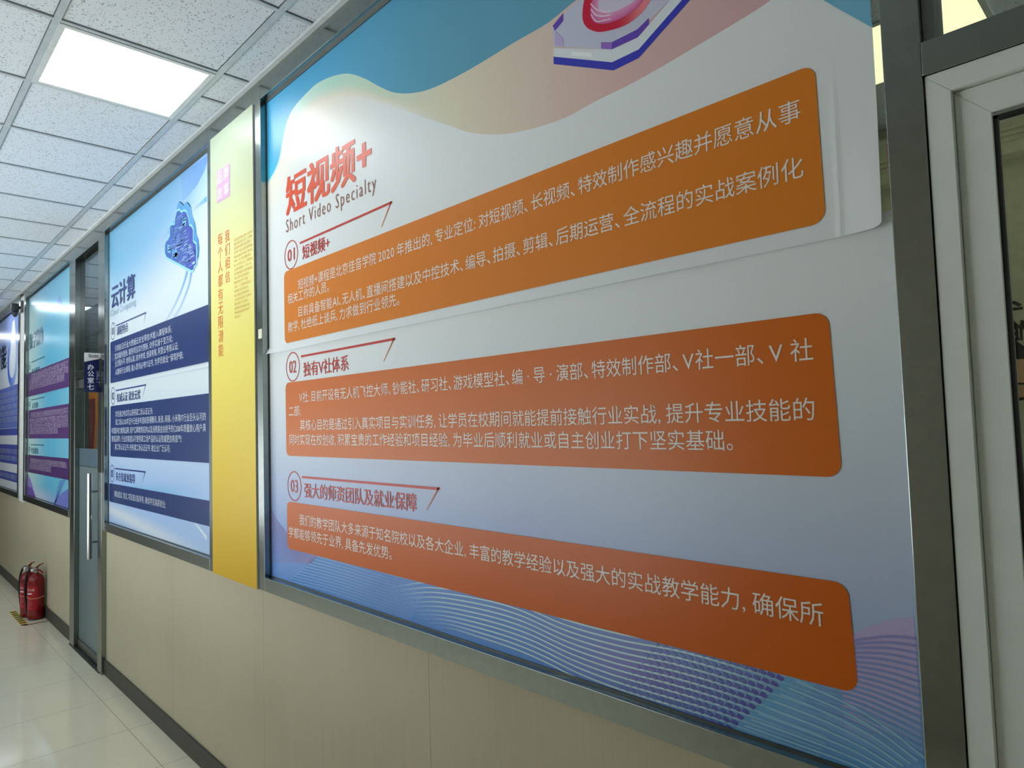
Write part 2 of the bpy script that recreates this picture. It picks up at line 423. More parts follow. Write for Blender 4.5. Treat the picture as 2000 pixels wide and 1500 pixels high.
# rooms behind the partition
struct(boxo('wall_back', M_OLIVE, (-4.6, X1, 2.8, 2.9, 0, CEIL)))
bm = bmesh.new()          # window opening added out of view to brighten the office
for dd in ((X0, -8.3, 0, CEIL), (-5.4, -4.7, 0, CEIL), (-8.3, -5.4, 0, .9), (-8.3, -5.4, 2.6, CEIL)): box(bm, dd[0], dd[1], 2.8, 2.9, dd[2], dd[3])
struct(link('wall_back', bm, M_GREYWALL))
struct(boxo('wall_left_inner', M_GREYWALL, (-8.7, -8.6, .09, 2.8, 0, CEIL)))
struct(boxo('wall_right_inner', M_GREYWALL, (-4.7, -4.6, .09, 2.9, 0, CEIL)))

# ---------------------------------------------------------------- stainless steel window frames
YF = -.03
def window(n, xl0, xl1, xr0, xr1, zb=1.083, zt=3.19, glass=True, right=True):
    w = struct(empty('window_%d' % n, ((xl0 + xr1) / 2, 0, 1.0)))
    def piece(nm, dims, bev=.0015): return reparent(boxo(nm, M_STEEL, dims, bev=bev), w)
    piece('jamb', (xl0, xl1, YF, .05, 1.025, CEIL - .006))
    if right: piece('jamb', (xr0, xr1, YF, .05, 1.025, CEIL - .006))
    piece('head_rail', (xl1, xr0, YF, .05, zt, CEIL - .006))
    piece('sill', (xl1, xr0, YF, .05, 1.025, zb))
    # glazing bead inside the opening
    bm = bmesh.new()
    for d in ((xl1, xl1 + .006, -.004, .0, zb, zt), (xl1, xr0, -.004, .0, zb, zb + .004), (xl1, xr0, -.006, .0, zt - .012, zt)): box(bm, *d)
    reparent(link('glazing_bead', bm, M_STEELD), w)
    if glass: reparent(boxo('pane', M_GLASS, (xl1, xr0, .006, .012, zb, zt)), w)
    return w
w1 = window(1, -2.90, -2.836, -.344, -.286)
o = boxo('glue_stain', plain('rust_red_glue', rgb(140, 62, 40), .4), (-.3462, -.3435, -.026, -.006, 2.150, 2.184), bev=.001); reparent(o, w1)
o = boxo('tape_piece', plain('cream_tape', rgb(226, 222, 196), .6), (-2.875, -2.838, -.0310, -.0299, 2.118, 2.160)); reparent(o, w1)
window(2, -5.545, -5.482, -3.47, -3.395)
window(3, -8.80, -8.715, -6.62, -6.56)
window(4, -14.0, -13.9, -9.18, -9.09)
# white column between the third and fourth window, yellow column cover further on
struct(boxo('trim_3', M_WHITE, (-9.09, -8.80, -.022, .05, 1.0, 3.245)))

# ---------------------------------------------------------------- glass office door
d1 = struct(empty('door_1', (-6.0, 0, 0)))
def dpart(nm, mat, dims, bev=.0015): return reparent(boxo(nm, mat, dims, bev=bev), d1)
dpart('jamb', M_STEEL, (-6.56, -6.41, YF, .07, 0, CEIL - .006))
dpart('jamb', M_STEEL, (-5.66, -5.545, YF, .07, 0, CEIL - .006))
dpart('head_rail', M_STEEL, (-6.41, -5.66, YF, .07, 3.16, CEIL - .006))
dpart('transom_bar', M_STEEL, (-6.41, -5.66, YF, .07, 2.17, 2.225))
dpart('transom_pane', M_GLASST, (-6.41, -5.66, .006, .014, 2.225, 3.16), 0)
dpart('door_leaf', M_GLASSD, (-6.40, -5.67, .006, .016, .07, 2.16), 0)
dpart('bottom_rail', M_STEELD, (-6.40, -5.67, -.004, .026, .01, .075))
dpart('top_rail', M_STEELD, (-6.40, -6.22, -.004, .026, 2.09, 2.16))
dpart('frosted_band', M_FROST, (-6.40, -5.67, .003, .0055, 1.46, 1.60), 0)
dpart('privacy_film', M_FILM, (-6.40, -5.67, .0035, .0055, .076, 1.455), 0)
bm = bmesh.new()
tube(bm, [(-5.735, -.065, .80), (-5.735, -.065, 1.425)], .0165, 16)
hb = reparent(link('pull_handle', bm, M_CHROME, smooth_=False), d1)
for z in (1.29, .92):
    bm = bmesh.new(); tube(bm, [(-5.735, -.065, z), (-5.735, .006, z)], .009, 12); tube(bm, [(-5.735, -.002, z), (-5.735, .006, z)], .017, 12)
    o = link('standoff', bm, M_CHROME); o.parent = hb
bm = bmesh.new(); tube(bm, [(-5.70, -.012, 1.10), (-5.70, .006, 1.10)], .016, 14); reparent(link('lock', bm, M_CHROME), d1)
dpart('threshold', M_STEELD, (-6.56, -5.60, -.035, .07, 0, .006), 0)

# ---------------------------------------------------------------- white door and steel post on the right
d2 = struct(empty('door_2', (.2, 0, 0)))
def d2part(nm, mat, dims, bev=.003, par=None): return reparent(boxo(nm, mat, dims, bev=bev), d2)
XR = .62
d2part('transom_bar', M_STEEL, (-.286, XR + .06, YF, .05, 2.279, 2.336), .0015)
d2part('head_rail', M_STEEL, (-.286, XR + .06, YF, .05, 3.19, CEIL - .006), .0015)
d2part('steel_post', M_STEEL, (XR, XR + .06, YF, .05, 0, CEIL - .006), .0015)
d2part('transom_pane', M_GLASS, (-.286, XR, .008, .014, 2.336, 3.19), 0)
d2part('transom_bead', M_STEELD, (-.286, -.268, -.012, .05, 2.336, 3.19), .001)
SX = -.198
def mitre(nm, x0, x1, z0, z1, w, wb, y0, y1):
    """four mitred lengths around an opening: outer x0..x1, z0..z1; w wide, bottom rail wb"""
    O = [(x0, z0), (x1, z0), (x1, z1), (x0, z1)]; I = [(x0 + w, z0 + wb), (x1 - w, z0 + wb), (x1 - w, z1 - w), (x0 + w, z1 - w)]
    for k in range(4):
        n = (k + 1) % 4; q = [O[k], O[n], I[n], I[k]]
        cx, cz = sum(p[0] for p in q) / 4, sum(p[1] for p in q) / 4
        bm = bmesh.new()
        va = [bm.verts.new((x, y0, z)) for x, z in q]; vb = [bm.verts.new((x, y1, z)) for x, z in q]
        bm.faces.new(va); bm.faces.new(vb[::-1])
        for i in range(4): bm.faces.new((va[i], vb[i], vb[(i + 1) % 4], va[(i + 1) % 4]))
        bmesh.ops.recalc_face_normals(bm, faces=bm.faces)
        bmesh.ops.bevel(bm, geom=[e for e in bm.edges if abs(e.verts[0].co.y - y0) < 1e-6 and abs(e.verts[1].co.y - y0) < 1e-6], offset=.0012, segments=2, affect='EDGES')
        reparent(link(nm, bm, M_PVC), d2)
mitre('door_frame', -.284, XR, 0, 2.278, .0365, .03, -.026, .05)
mitre('sash', -.247, XR - .037, .032, 2.2405, .049, .5, -.014, .045)
bm = bmesh.new()
for dd in ((SX, SX + .006, -.010, .003, .55, 2.186), (SX, XR - .09, -.010, .003, 2.180, 2.186), (XR - .099, XR - .09, -.006, .02, .55, 2.186), (SX, XR - .09, -.006, .02, .55, .559)): box(bm, *dd)
reparent(link('gasket', bm, M_RUBBER), d2)
d2part('pane', M_GLASS, (SX, XR - .09, .004, .010, .55, 2.186), 0)

# ================================================================= ceiling lights
M_LAMP = emit('lit_opal_panel', (.90, .97, 1.0), LAMP)
M_RLAMP = emit('dim_yellowish_panel', (1.0, .93, .55), ROOM_LAMP)
M_OFFICE_FILL = emit('office_fill_panel', (.93, .98, 1.0), 9.0)  # added fill panel, lights the office from out of view
def light_panel(cx, cy, z, m, label, size=.6, group='square ceiling light panels'):
    r = empty('ceiling_light', (cx, cy, z)); h = size / 2 - .011
    tag(r, label, 'ceiling light', group)
    bm = bmesh.new()
    for dd in ((-h, h, -h, -h + .022), (-h, h, h - .022, h), (-h, -h + .022, -h + .022, h - .022), (h - .022, h, -h + .022, h - .022)):
        box(bm, dd[0], dd[1], dd[2], dd[3], -.004, .005)
    link('frame', bm, M_TEE, r)
    bm = bmesh.new(); k = h - .020
    v_ = [bm.verts.new(p) for p in ((-k, -k, -.0015), (-k, k, -.0015), (k, k, -.0015), (k, -k, -.0015))]; bm.faces.new(v_)
    box(bm, -k, k, -k, k, -.001, .004)
    link('diffuser', bm, m, r)
    return r
L_TXT = ['bright square ceiling light panel near the yellow banner', 'square ceiling light panel far along the corridor, reflected in the glass of the office door',
         'furthest square ceiling light panel down the corridor']
for (x, y), tx in zip(lamps_c, L_TXT): light_panel(x, y, CEIL, M_LAMP, tx)
light_panel(-.764, 1.92, CEIL, M_RLAMP, 'yellowish ceiling light panel in the room behind the white door', .6)
light_panel(-7.4, .9, CEIL, M_OFFICE_FILL, 'unseen light panel added to brighten the office behind the glass door', .6)

# ================================================================= big poster (short video specialty)
WHITE = rgb(232, 236, 236)
PXL, PXR = -2.862, -.350
UXR = -.364           # free right edge of the upper sheet
SEAM = 2.047
CUT = 3.187
def pts(l): return sorted([tuple(p) for p in l])
B1 = pts([(-2.8524, 2.8098), (-2.7277, 2.8729), (-2.6212, 3.0407), (-2.4387, 3.0871), (-2.3094, 3.0829), (-2.1561, 3.0441), (-2.0368, 2.9809), (-1.9263, 2.9040), (-1.8406, 2.8512), (-1.7418, 2.8120), (-1.6301, 2.7862), (-1.4609, 2.7744), (-1.2580, 2.7740), (-1.1385, 2.7719), (-1.0474, 2.7853), (-0.9175, 2.7991), (-0.8006, 2.8174)])
B1 += [(-.74, 3.0), (-.70, 3.25)]
B1 = [tuple(p) for p in spline(B1, 160)]
B2 = pts([(-2.8529, 2.7866), (-2.7182, 2.8542), (-2.5721, 2.9509), (-2.4329, 2.9892), (-2.2925, 2.9780), (-2.1594, 2.9409), (-2.0194, 2.8871), (-1.8158, 2.7869), (-1.6761, 2.7060), (-1.5415, 2.6314), (-1.4684, 2.5892), (-1.3577, 2.5445), (-1.2393, 2.5151), (-1.0950, 2.4989), (-0.9940, 2.5049), (-0.8575, 2.5094), (-0.6921, 2.5264), (-0.6042, 2.5367), (-0.5497, 2.5451), (-0.4878, 2.5613), (-0.4295, 2.5812)])
B2 += [(-.405, 2.80), (-.385, 3.25)]
B2 = [tuple(p) for p in spline(B2, 160)]
B3 = pts([(-.50, 3.2), (-.485, 2.80), (-0.4521, 2.5071), (-0.4174, 2.4667), (-0.3897, 2.4363), (-0.3638, 2.4073), (-0.3505, 2.3919)])
def b1(x): return min(CUT, interp(B1, x)) if x < B1[-1][0] else CUT
def b2(x): return min(b1(x), interp(B2, x)) if x < B2[-1][0] else CUT
def xgrid(a, b, step):
    n = max(2, int(round((b - a) / step))); return [a + (b - a) * i / n for i in range(n + 1)]
def curl(x, z):
    """the upper sheet stands off the lower one along its free bottom and right edges"""
    s = SEAM + .004
    e = max(0.0, 1 - (z - s) / .026)
    bulge = -.0042 * e * (1 + .5 * math.sin(x * 9) * math.sin(x * 3.1)) - .001
    l = smooth(-2.60, -2.862, x)
    bulge -= .010 * l * e ** 1.5
    rr = smooth(-.445, -.350, x) * smooth(2.75, 2.12, z)
    bulge -= .003 * rr + .010 * rr * smooth(2.30, 2.06, z)
    rid = math.exp(-((x + .437) / .006) ** 2) * smooth(2.5, 2.1, z); bulge -= .0015 * rid
    return bulge
a = Art(0.0, curl)
xs = xgrid(PXL, -.46, .012) + xgrid(-.46, UXR, .004)[1:]
def zbase(x): return SEAM + .004 * math.sin(x * 2.2) * .3 + .018 * smooth(-.385, -.350, x) ** 2
def cA(x, z):
    return mix(WHITE, rgb(240, 236, 222), smooth(.25, 0.0, b2(x) - z) * smooth(-1.9, -2.3, x))
def cB(x, z):
    t = x
    c = interp3([(-2.86, rgb(190, 236, 240)), (-2.6, rgb(214, 240, 226)), (-2.25, rgb(186, 226, 208)), (-1.9, rgb(206, 222, 198)), (-1.55, rgb(222, 216, 190)), (-1.2, rgb(224, 205, 188)), (-.9, rgb(222, 186, 182)), (-.6, rgb(216, 176, 178)), (-.3, rgb(214, 172, 180))], t)
    d = (z - b2(x)) / max(.02, b1(x) - b2(x))
    f = smooth(-1.45, -2.1, x)
    c = mix(c, rgb(244, 228, 208), smooth(.75, .15, d) * f * .8)
    c = mix(c, cA(x, b2(x)), smooth(.38, .0, d) * f)
    return c
def interp3(tab, x):
    if x <= tab[0][0]: return tab[0][1]
    for (a0, c0), (a1, c1) in zip(tab, tab[1:]):
        if x <= a1: return mix(c0, c1, (x - a0) / (a1 - a0))
    return tab[-1][1]
def cC(x, z):
    c = interp3([(-2.86, rgb(70, 178, 226)), (-2.4, rgb(78, 170, 216)), (-1.6, rgb(94, 162, 188)), (-.4, rgb(104, 164, 188))], x)
    c = mix(c, rgb(70, 224, 240), smooth(2.95, 2.70, z) * smooth(-2.6, -2.85, x))
    return mix(c, rgb(40, 140, 190), smooth(.15, .6, z - b1(x)) * .45)
a.quadgrid(xs, zbase, lambda x: SEAM + .05, 8, cA)
a.quadgrid(xs, lambda x: SEAM + .05, b2, 14, cA)
a.quadgrid([x for x in xs if x < B2[-1][0] + .02], b2, b1, 10, cB)
a.quadgrid([x for x in xs if x < B1[-1][0] + .02], b1, lambda x: CUT, 10, cC)
sheet = a.done('upper_sheet', M_PRINT)
poster = empty('poster', (-1.6, 0, 1.083))
tag(poster, 'large white and orange short video course poster filling the near window', 'poster')
reparent(sheet, poster)
L1_, L2_, L3_ = -.0014, -.0022, -.0030
def onposter(art, name, mat=M_PRINT, par=poster): return reparent(art.done(name, mat), par)
a = Art(-.0048); a.poly([(x, z) for x, z in B3 if x < UXR] + [(UXR, interp(B3, UXR)), (UXR, CUT), (B3[0][0], CUT)], rgb(120, 186, 214))
onposter(a, 'blue_corner')
# --- lower sheet
def cL(x, z):
    c = interp3([(1.083, rgb(104, 152, 220)), (1.25, rgb(128, 160, 222)), (1.42, rgb(172, 188, 226)), (1.6, rgb(196, 208, 228)), (1.85, rgb(224, 230, 234)), (2.04, WHITE)], z)
    r = smooth(-1.3, -.5, x)
    c2 = interp3([(1.083, rgb(96, 160, 214)), (1.25, rgb(150, 178, 218)), (1.42, rgb(186, 198, 226)), (1.7, rgb(214, 224, 232)), (1.95, WHITE)], z)
    c = mix(c, c2, r)
    g = math.exp(-((x + .93) / .22) ** 2 - ((z - 1.15) / .075) ** 2); c = mix(c, rgb(150, 138, 206), g * .8)
    return c
a = Art(0.0)
a.quadgrid(xgrid(PXL, PXR, .03), lambda x: 1.083, lambda x: 2.075, 40, cL)
lower = a.done('lower_sheet', M_PRINT); reparent(lower, poster)
def lerp_lines(A, B, n, m=36):
    a_, b_ = spline(A, m), spline(B, m)
    return [[p + (q - p) * (i / (n - 1)) for p, q in zip(a_, b_)] for i in range(n)]
def fade(c0, c1, f0=.0, f1=1.0): return lambda t: mix(c0, c1, f0 + (f1 - f0) * t)
a = Art(-.0006)
# blue wedge right of the curved boundary at the left
ed = spline([(-2.4015, 1.2357), (-2.4855, 1.1795), (-2.5773, 1.1325), (-2.6923, 1.0803)], 14)
LAV = rgb(140, 164, 222)
wl = [tuple(p) for p in ed]
for (p, q) in zip(wl, wl[1:]):
    r0, r1 = (p[0] + .42, p[1] - .02), (q[0] + .42, q[1] - .02)
    V = [a.v(*t) for t in (p, r0, r1, q)]
    t0, t1 = smooth(1.22, 1.085, p[1]), smooth(1.22, 1.085, q[1])
    cc0, cc1 = mix(rgb(120, 156, 220), rgb(40, 120, 204), t0), mix(rgb(120, 156, 220), rgb(40, 120, 204), t1)
    a.face(V, (cc0, cL(*r0), cL(*r1), cc1))
onposter(a, 'blue_wedge'); a = Art(-.0007)
a.poly([(-1.9482, 1.2150), (-1.6934, 1.2171), (-1.6271, 1.1599), (-1.5899, 1.1122), (-1.8201, 1.0926)], lambda x, z: mix(rgb(100, 150, 222), cL(x, z), smooth(-1.85, -1.65, x)))
onposter(a, 'blue_fold'); a = Art(-.0005)
# teal field lower right with diagonal pale lines
tl = spline([(-0.5775, 1.2242), (-0.6207, 1.1722), (-0.6633, 1.1256), (-0.6983, 1.0860)], 12)
for p, q in zip(tl, tl[1:]):
    V = [a.v(*t) for t in (p, (p[0] + .1, p[1]), (q[0] + .1, q[1]), q)]
    a.face(V, (rgb(112, 172, 214), cL(p[0] + .1, p[1]), cL(q[0] + .1, q[1]), rgb(104, 168, 214)))
onposter(a, 'teal_field'); a = Art(-.0004)
wv = [(-0.4789, 1.3144), (-0.4537, 1.3269), (-0.4254, 1.3460), (-0.3916, 1.3632), (-0.3462, 1.3777)]
wv = [tuple(p) for p in spline(wv, 20)]
a.quadgrid([p[0] for p in wv if p[0] < PXR] , lambda x: 1.10, lambda x: interp(wv, x), 6,
           lambda x, z: mix(rgb(192, 178, 220), cL(x, z), smooth(interp(wv, x) - .10, 1.14, z)))
onposter(a, 'lilac_wave')
a = Art(-.0010)
PL = rgb(150, 96, 150)
for i, ln in enumerate(lerp_lines([(-2.8608, 1.3886), (-2.7576, 1.3179), (-2.6095, 1.2563), (-2.4180, 1.2259)], [(-2.8665, 1.1532), (-2.7376, 1.1588), (-2.6073, 1.1737), (-2.4769, 1.1867)], 16)):
    a.ribbon(ln, .0035, fade(PL, mix(PL, LAV, .75), .1 + i * .035, .9))
onposter(a, 'fan_lines'); a = Art(-.00095)
for i, ln in enumerate(lerp_lines([(-2.4016, 1.2318), (-2.1613, 1.2281), (-1.9327, 1.2206), (-1.7115, 1.2237)], [(-2.6829, 1.0838), (-2.3503, 1.0954), (-2.0638, 1.0957), (-1.8202, 1.0894)], 24)):
    a.ribbon(ln, .003, fade(rgb(80, 140, 214), rgb(126, 164, 226), .2, 1) if i % 2 else fade(rgb(150, 196, 236), rgb(128, 166, 226), 0, 1))
PALE = rgb(206, 232, 236)
T_ = [(-1.9591, 1.1688), (-1.8446, 1.1985), (-1.7194, 1.2257), (-1.5094, 1.2443), (-1.3380, 1.2449), (-1.1528, 1.2220), (-0.9742, 1.2203), (-0.8187, 1.2313), (-0.6854, 1.2292), (-0.5866, 1.2230), (-0.4845, 1.2089)]
B_ = [(-1.6852, 1.0964), (-1.5973, 1.1077), (-1.5036, 1.1089), (-1.3439, 1.1075), (-1.2293, 1.0998), (-1.1085, 1.0843), (-0.9988, 1.0775), (-0.8585, 1.0783), (-0.7584, 1.0815), (-0.6465, 1.0789), (-0.5279, 1.0764)]
WL = lerp_lines(T_, B_, 11, 60)
onposter(a, 'blue_lines'); a = Art(-.0011)
for i, ln in enumerate(WL):
    a.ribbon(ln, .0042, lambda t, i=i: mix(mix(rgb(120, 164, 226), PALE, smooth(0, .3, t)), rgb(128, 178, 214), smooth(.68, .95, t)))
onposter(a, 'pale_lines'); a = Art(-.0012)
DK = rgb(150, 146, 204)
for i, ln in enumerate(lerp_lines([(-0.4596, 1.3130), (-0.4265, 1.3254), (-0.3891, 1.3358), (-0.3460, 1.3405)], [(-0.5607, 1.1713), (-0.4777, 1.1709), (-0.4191, 1.1566), (-0.3483, 1.1353)], 18)):
    a.ribbon([p for p in ln if p[0] < PXR - .001], .0045, mix(DK, rgb(110, 160, 210), i / 17))
onposter(a, 'lilac_lines'); a = Art(-.00125)
for i, ln in enumerate(lerp_lines([(-0.5622, 1.2166), (-0.4761, 1.2003), (-0.4099, 1.1768), (-0.3523, 1.1439)], [(-0.6894, 1.0846), (-0.5654, 1.0827), (-0.4912, 1.0833), (-0.4398, 1.0798)], 9)):
    a.ribbon([p for p in ln if p[1] > 1.085 and p[0] < PXR - .001], .004, rgb(150, 196, 226))
onposter(a, 'teal_lines')
# dashes between the pale lines
a = Art(-.00135); VI = rgb(92, 70, 170)
redge = [tuple(p) for p in spline(sorted([tuple(q) for q in ((-0.5775, 1.2242), (-0.6207, 1.1722), (-0.6633, 1.1256), (-0.6983, 1.0860))], key=lambda p: p[1]), 40)]
redge_z = [(z, x) for x, z in redge]
for r0, r1 in zip(WL, WL[1:]):
    L0 = [(p[0], p[1]) for p in r0]; L1q = [(p[0], p[1]) for p in r1]
    for k in range(16):
        zc = (interp(L0, -.8) + interp(L1q, -.8)) / 2
        for _ in range(3): xr = interp(redge_z, zc) - .0125 - k * .019; zc = (interp(L0, xr) + interp(L1q, xr)) / 2
        x0, x1 = xr - .0065, xr + .0055
        za, zb_ = interp(L0, xr) - .004, interp(L1q, xr) + .004
        if za - zb_ < .003 or zb_ < 1.084: continue
        f = (1 - k / 16) ** 1.3
        m_ = cL(xr, zc)
        a.poly([(x0, zb_), (x1, zb_ - .004), (x1 + .004, za - .004), (x0 + .004, za)], mix(m_, VI, f * .85))
onposter(a, 'violet_dashes')
# --- orange text panels with their lettering
ORA = rgb(224, 130, 34); ORA2 = rgb(212, 106, 8); ORA3 = rgb(206, 96, 0)
INK = rgb(240, 232, 222)
RED = rgb(200, 62, 42); REDH = rgb(196, 58, 46)
def orange_panel(z0, z1, xa, xb, col, lines, y=-.0014):
    a = Art(y); a.rounded(-2.679, xa, xb, z0, z1, .026, col); p = onposter(a, 'orange_panel')
    a = Art(y - .0008)
    for s, xl, xr, z in lines: a.text(s, xl, xr, z, em=.0475, weight=0, col=INK)
    o = a.done('body_text', M_PRINT); o.parent = p
orange_panel(2.079, 2.3845, -.462, -.466, ORA, [
    ('短视频+课程是北京佳音学院 2020 年推出的，专业定位：对短视频、长视频、特效制作感兴趣并愿意从事'.replace('，', ', ').replace('：', ': '), -2.551, -.497, 2.287),
    ('相关工作的人员。', -2.645, -2.30, 2.241),
    ('目前具备智能AI、无人机、直播间搭建以及中控技术、编导、拍摄、剪辑、后期运营、全流程的实战案例化', -2.550, -.497, 2.175),
    ('教学, 杜绝纸上谈兵, 力求做到行业领先。', -2.646, -1.835, 2.122)], -.0024)
orange_panel(1.6063, 1.912, -.459, -.466, ORA2, [
    ('V社: 目前开设有无人机飞控大师、钞能社、研习社、游戏模型社、编 · 导 · 演部、特效制作部、V社一部、V 社', -2.556, -.498, 1.824),
    ('二部;', -2.649, -2.545, 1.770),
    ('其核心目的是通过引入真实项目与实训任务, 让学员在校期间就能提前接触行业实战, 提升专业技能的', -2.552, -.501, 1.711),
    ('同时实现在校创收, 积累宝贵的工作经验和项目经验, 为毕业后顺利就业或自主创业打下坚实基础。', -2.647, -.668, 1.652)])
orange_panel(1.2221, 1.4159, -.452, -.458, ORA3, [
    ('我们的教学团队大多来源于知名院校以及各大企业, 丰富的教学经验以及强大的实战教学能力, 确保所', -2.567, -.505, 1.329),
    ('学都能够领先于业界, 具备先发优势。', -2.664, -1.912, 1.271)])
def badge(cx, cz, num, y, par=poster, rx=.0605, rz=.0615, col=REDH, mat=M_PRINT, w=.0045):
    a = Art(y); a.ring(cx, cz, rx, rz, w, col); a.text(num, cx - rx * .52, cx + rx * .52, cz - rz * .42, zT=cz + rz * .42, col=col, weight=.006)
    reparent(a.done('number_badge', mat), par)
def rule(x0, x1, z, xt, zt, y, par=poster, col=REDH, c2=rgb(226, 150, 60), mat=M_PRINT, w=.0085):
    a = Art(y); a.ribbon([(x0 + (x1 - x0) * i / 8, z) for i in range(9)], w, col)
    a.ribbon([(x1 - .004 + (xt - x1) * i / 6, z + w / 2 + (zt - z) * i / 6) for i in range(7)], lambda t: w * .7 * (1 - .55 * t), fade(col, c2))
    reparent(a.done('heading_rule', mat), par)
for cz, num, y in ((2.4465, '01', -.0024), (1.9755, '02', -.0012), (1.4825, '03', -.0012)): badge(-2.612, cz, num, y)
rule(-2.533, -1.868, 2.479, -1.931, 2.404, -.0024); rule(-2.539, -1.868, 2.012, -1.935, 1.938, -.0012); rule(-2.544, -1.645, 1.5225, -1.711, 1.448, -.0012)
def lettering(name, par, y, mat, *rows):
    a = Art(y)
    for r in rows:
        kw = dict(r[4]) if len(r) > 4 else {}
        a.text(r[0], r[1], r[2], r[3], **kw)
    return reparent(a.done(name, mat), par)
def hd(zT, w=.012, c=REDH, **k): return dict(zT=zT, weight=w, col=c, **k)
lettering('heading', poster, -.0024, M_PRINT, ('短视频+', -2.511, -2.292, 2.405, hd(2.463)))
lettering('heading', poster, -.0012, M_PRINT, ('独有V社体系', -2.518, -2.170, 1.928, hd(1.986)))
lettering('heading', poster, -.0012, M_PRINT, ('强大的师资团队及就业保障', -2.525, -1.767, 1.442, hd(1.501)))
lettering('title', poster, -.0024, M_PRINT, ('短视频+', -2.648, -1.993, 2.618, hd(2.782, .034, lambda x, z: mix(rgb(232, 84, 40), rgb(240, 110, 80), smooth(-2.6, -2.0, x)))))
lettering('subtitle', poster, -.0024, M_PRINT, ('Short Video Specialty', -2.655, -1.963, 2.532, dict(zT=2.604, weight=-.004, col=rgb(150, 96, 76), spacing=1.25)))
# --- illustration of an upright device base with a glowing ring
a = Art(-.0016)
BLU = rgb(58, 62, 186); BOD = rgb(224, 230, 236); TOP = rgb(200, 202, 222); PUR = rgb(104, 70, 182)
a.poly([(-1.1192, 2.6732), (-1.1201, 2.6536), (-0.9303, 2.5596), (-0.8579, 2.5597), (-0.7189, 2.6326), (-0.6305, 2.6894), (-0.6533, 2.7016), (-0.7388, 2.6422), (-0.8570, 2.5801), (-0.9339, 2.5813)], BLU)
a.poly([(-1.1182, 2.6962), (-1.1192, 2.6732), (-0.9339, 2.5813), (-0.8570, 2.5801), (-0.7388, 2.6422), (-0.6533, 2.7016), (-0.6861, 2.7193), (-0.7680, 2.6564), (-0.8570, 2.6096), (-0.9324, 2.6125)], BOD)
a.poly([(-1.1182, 2.7556), (-1.0809, 2.7727), (-1.0272, 2.7822), (-0.9475, 2.8211), (-0.8024, 2.7819), (-0.6861, 2.7193), (-0.7680, 2.6564), (-0.8276, 2.6330), (-0.8576, 2.6271), (-0.9316, 2.6299), (-0.9324, 2.6125), (-0.9644, 2.6275), (-1.1127, 2.6980), (-1.1182, 2.6962)], TOP)
onposter(a, 'device_body')
a = Art(-.0022)
a.poly([(-1.1182, 2.7556), (-1.0809, 2.7727), (-1.0818, 2.7527), (-1.1109, 2.7385)], PUR)
onposter(a, 'device_edge'); a = Art(-.0022)
a.poly([(-1.1109, 2.7385), (-1.0839, 2.7073), (-1.0849, 2.6846), (-1.1126, 2.7007)], rgb(190, 176, 220))
a.poly([(-0.9636, 2.6439), (-0.9316, 2.6299), (-0.9324, 2.6125), (-0.9644, 2.6275)], rgb(150, 110, 200))
a.poly([(-0.9316, 2.6299), (-0.8575, 2.6283), (-0.8258, 2.6407), (-0.8266, 2.6252), (-0.8584, 2.6090), (-0.9324, 2.6125)], PUR)
onposter(a, 'device_edge'); a = Art(-.0022)
a.poly([(-1.0582, 2.6610), (-0.9947, 2.6300), (-0.9935, 2.6191), (-1.0588, 2.6492)], rgb(244, 246, 246))
onposter(a, 'device_slot')
a = Art(-.0022)
ou = spline([(-1.0016, 2.7963), (-1.0149, 2.7603), (-1.0181, 2.7273), (-1.0061, 2.7006), (-0.9811, 2.6789), (-0.9547, 2.6664), (-0.9047, 2.6546), (-0.8678, 2.6552), (-0.8300, 2.6694), (-0.8064, 2.6992)], 40)
inn = spline([(-0.9762, 2.7836), (-0.9891, 2.7506), (-0.9918, 2.7256), (-0.9846, 2.7066), (-0.9661, 2.6916), (-0.9415, 2.6816), (-0.9037, 2.6755), (-0.8681, 2.6777), (-0.8390, 2.6884), (-0.8226, 2.7072)], 40)
RC = lambda t: mix(rgb(206, 22, 60), rgb(240, 140, 150), smooth(.62, .95, t))
for i in range(40):
    V = [a.v(*p) for p in (ou[i], ou[i + 1], inn[i + 1], inn[i])]; a.face(V, [RC(i / 40), RC((i + 1) / 40), RC((i + 1) / 40), RC(i / 40)])
onposter(a, 'device_ring')
a = Art(-.0028)
i2 = spline([(-0.9560, 2.7735), (-0.9669, 2.7425), (-0.9645, 2.7258), (-0.9495, 2.7110), (-0.9221, 2.7006), (-0.8892, 2.6977), (-0.8627, 2.6999), (-0.8446, 2.7182)], 40)
for i in range(40):
    V = [a.v(*p) for p in (inn[i], inn[i + 1], i2[i + 1], i2[i])]; a.face(V, [rgb(214, 96, 160)] * 2 + [rgb(226, 160, 200)] * 2)
a.poly([tuple(p) for p in i2], rgb(214, 204, 226))
onposter(a, 'device_disc')
a = Art(-.0033)
for k in range(3):
    a.ribbon(spline([((-0.9905, 2.7539)[0], (-0.9905, 2.7539)[1] - .014 * k), ((-0.9753, 2.7335)[0], (-0.9753, 2.7335)[1] - .016 * k), ((-0.9524, 2.7149)[0], (-0.9524, 2.7149)[1] - .011 * k), ((-0.9310, 2.7074)[0], (-0.9310, 2.7074)[1] - .010 * k)], 14), .0025, rgb(246, 226, 238))
onposter(a, 'disc_rims')
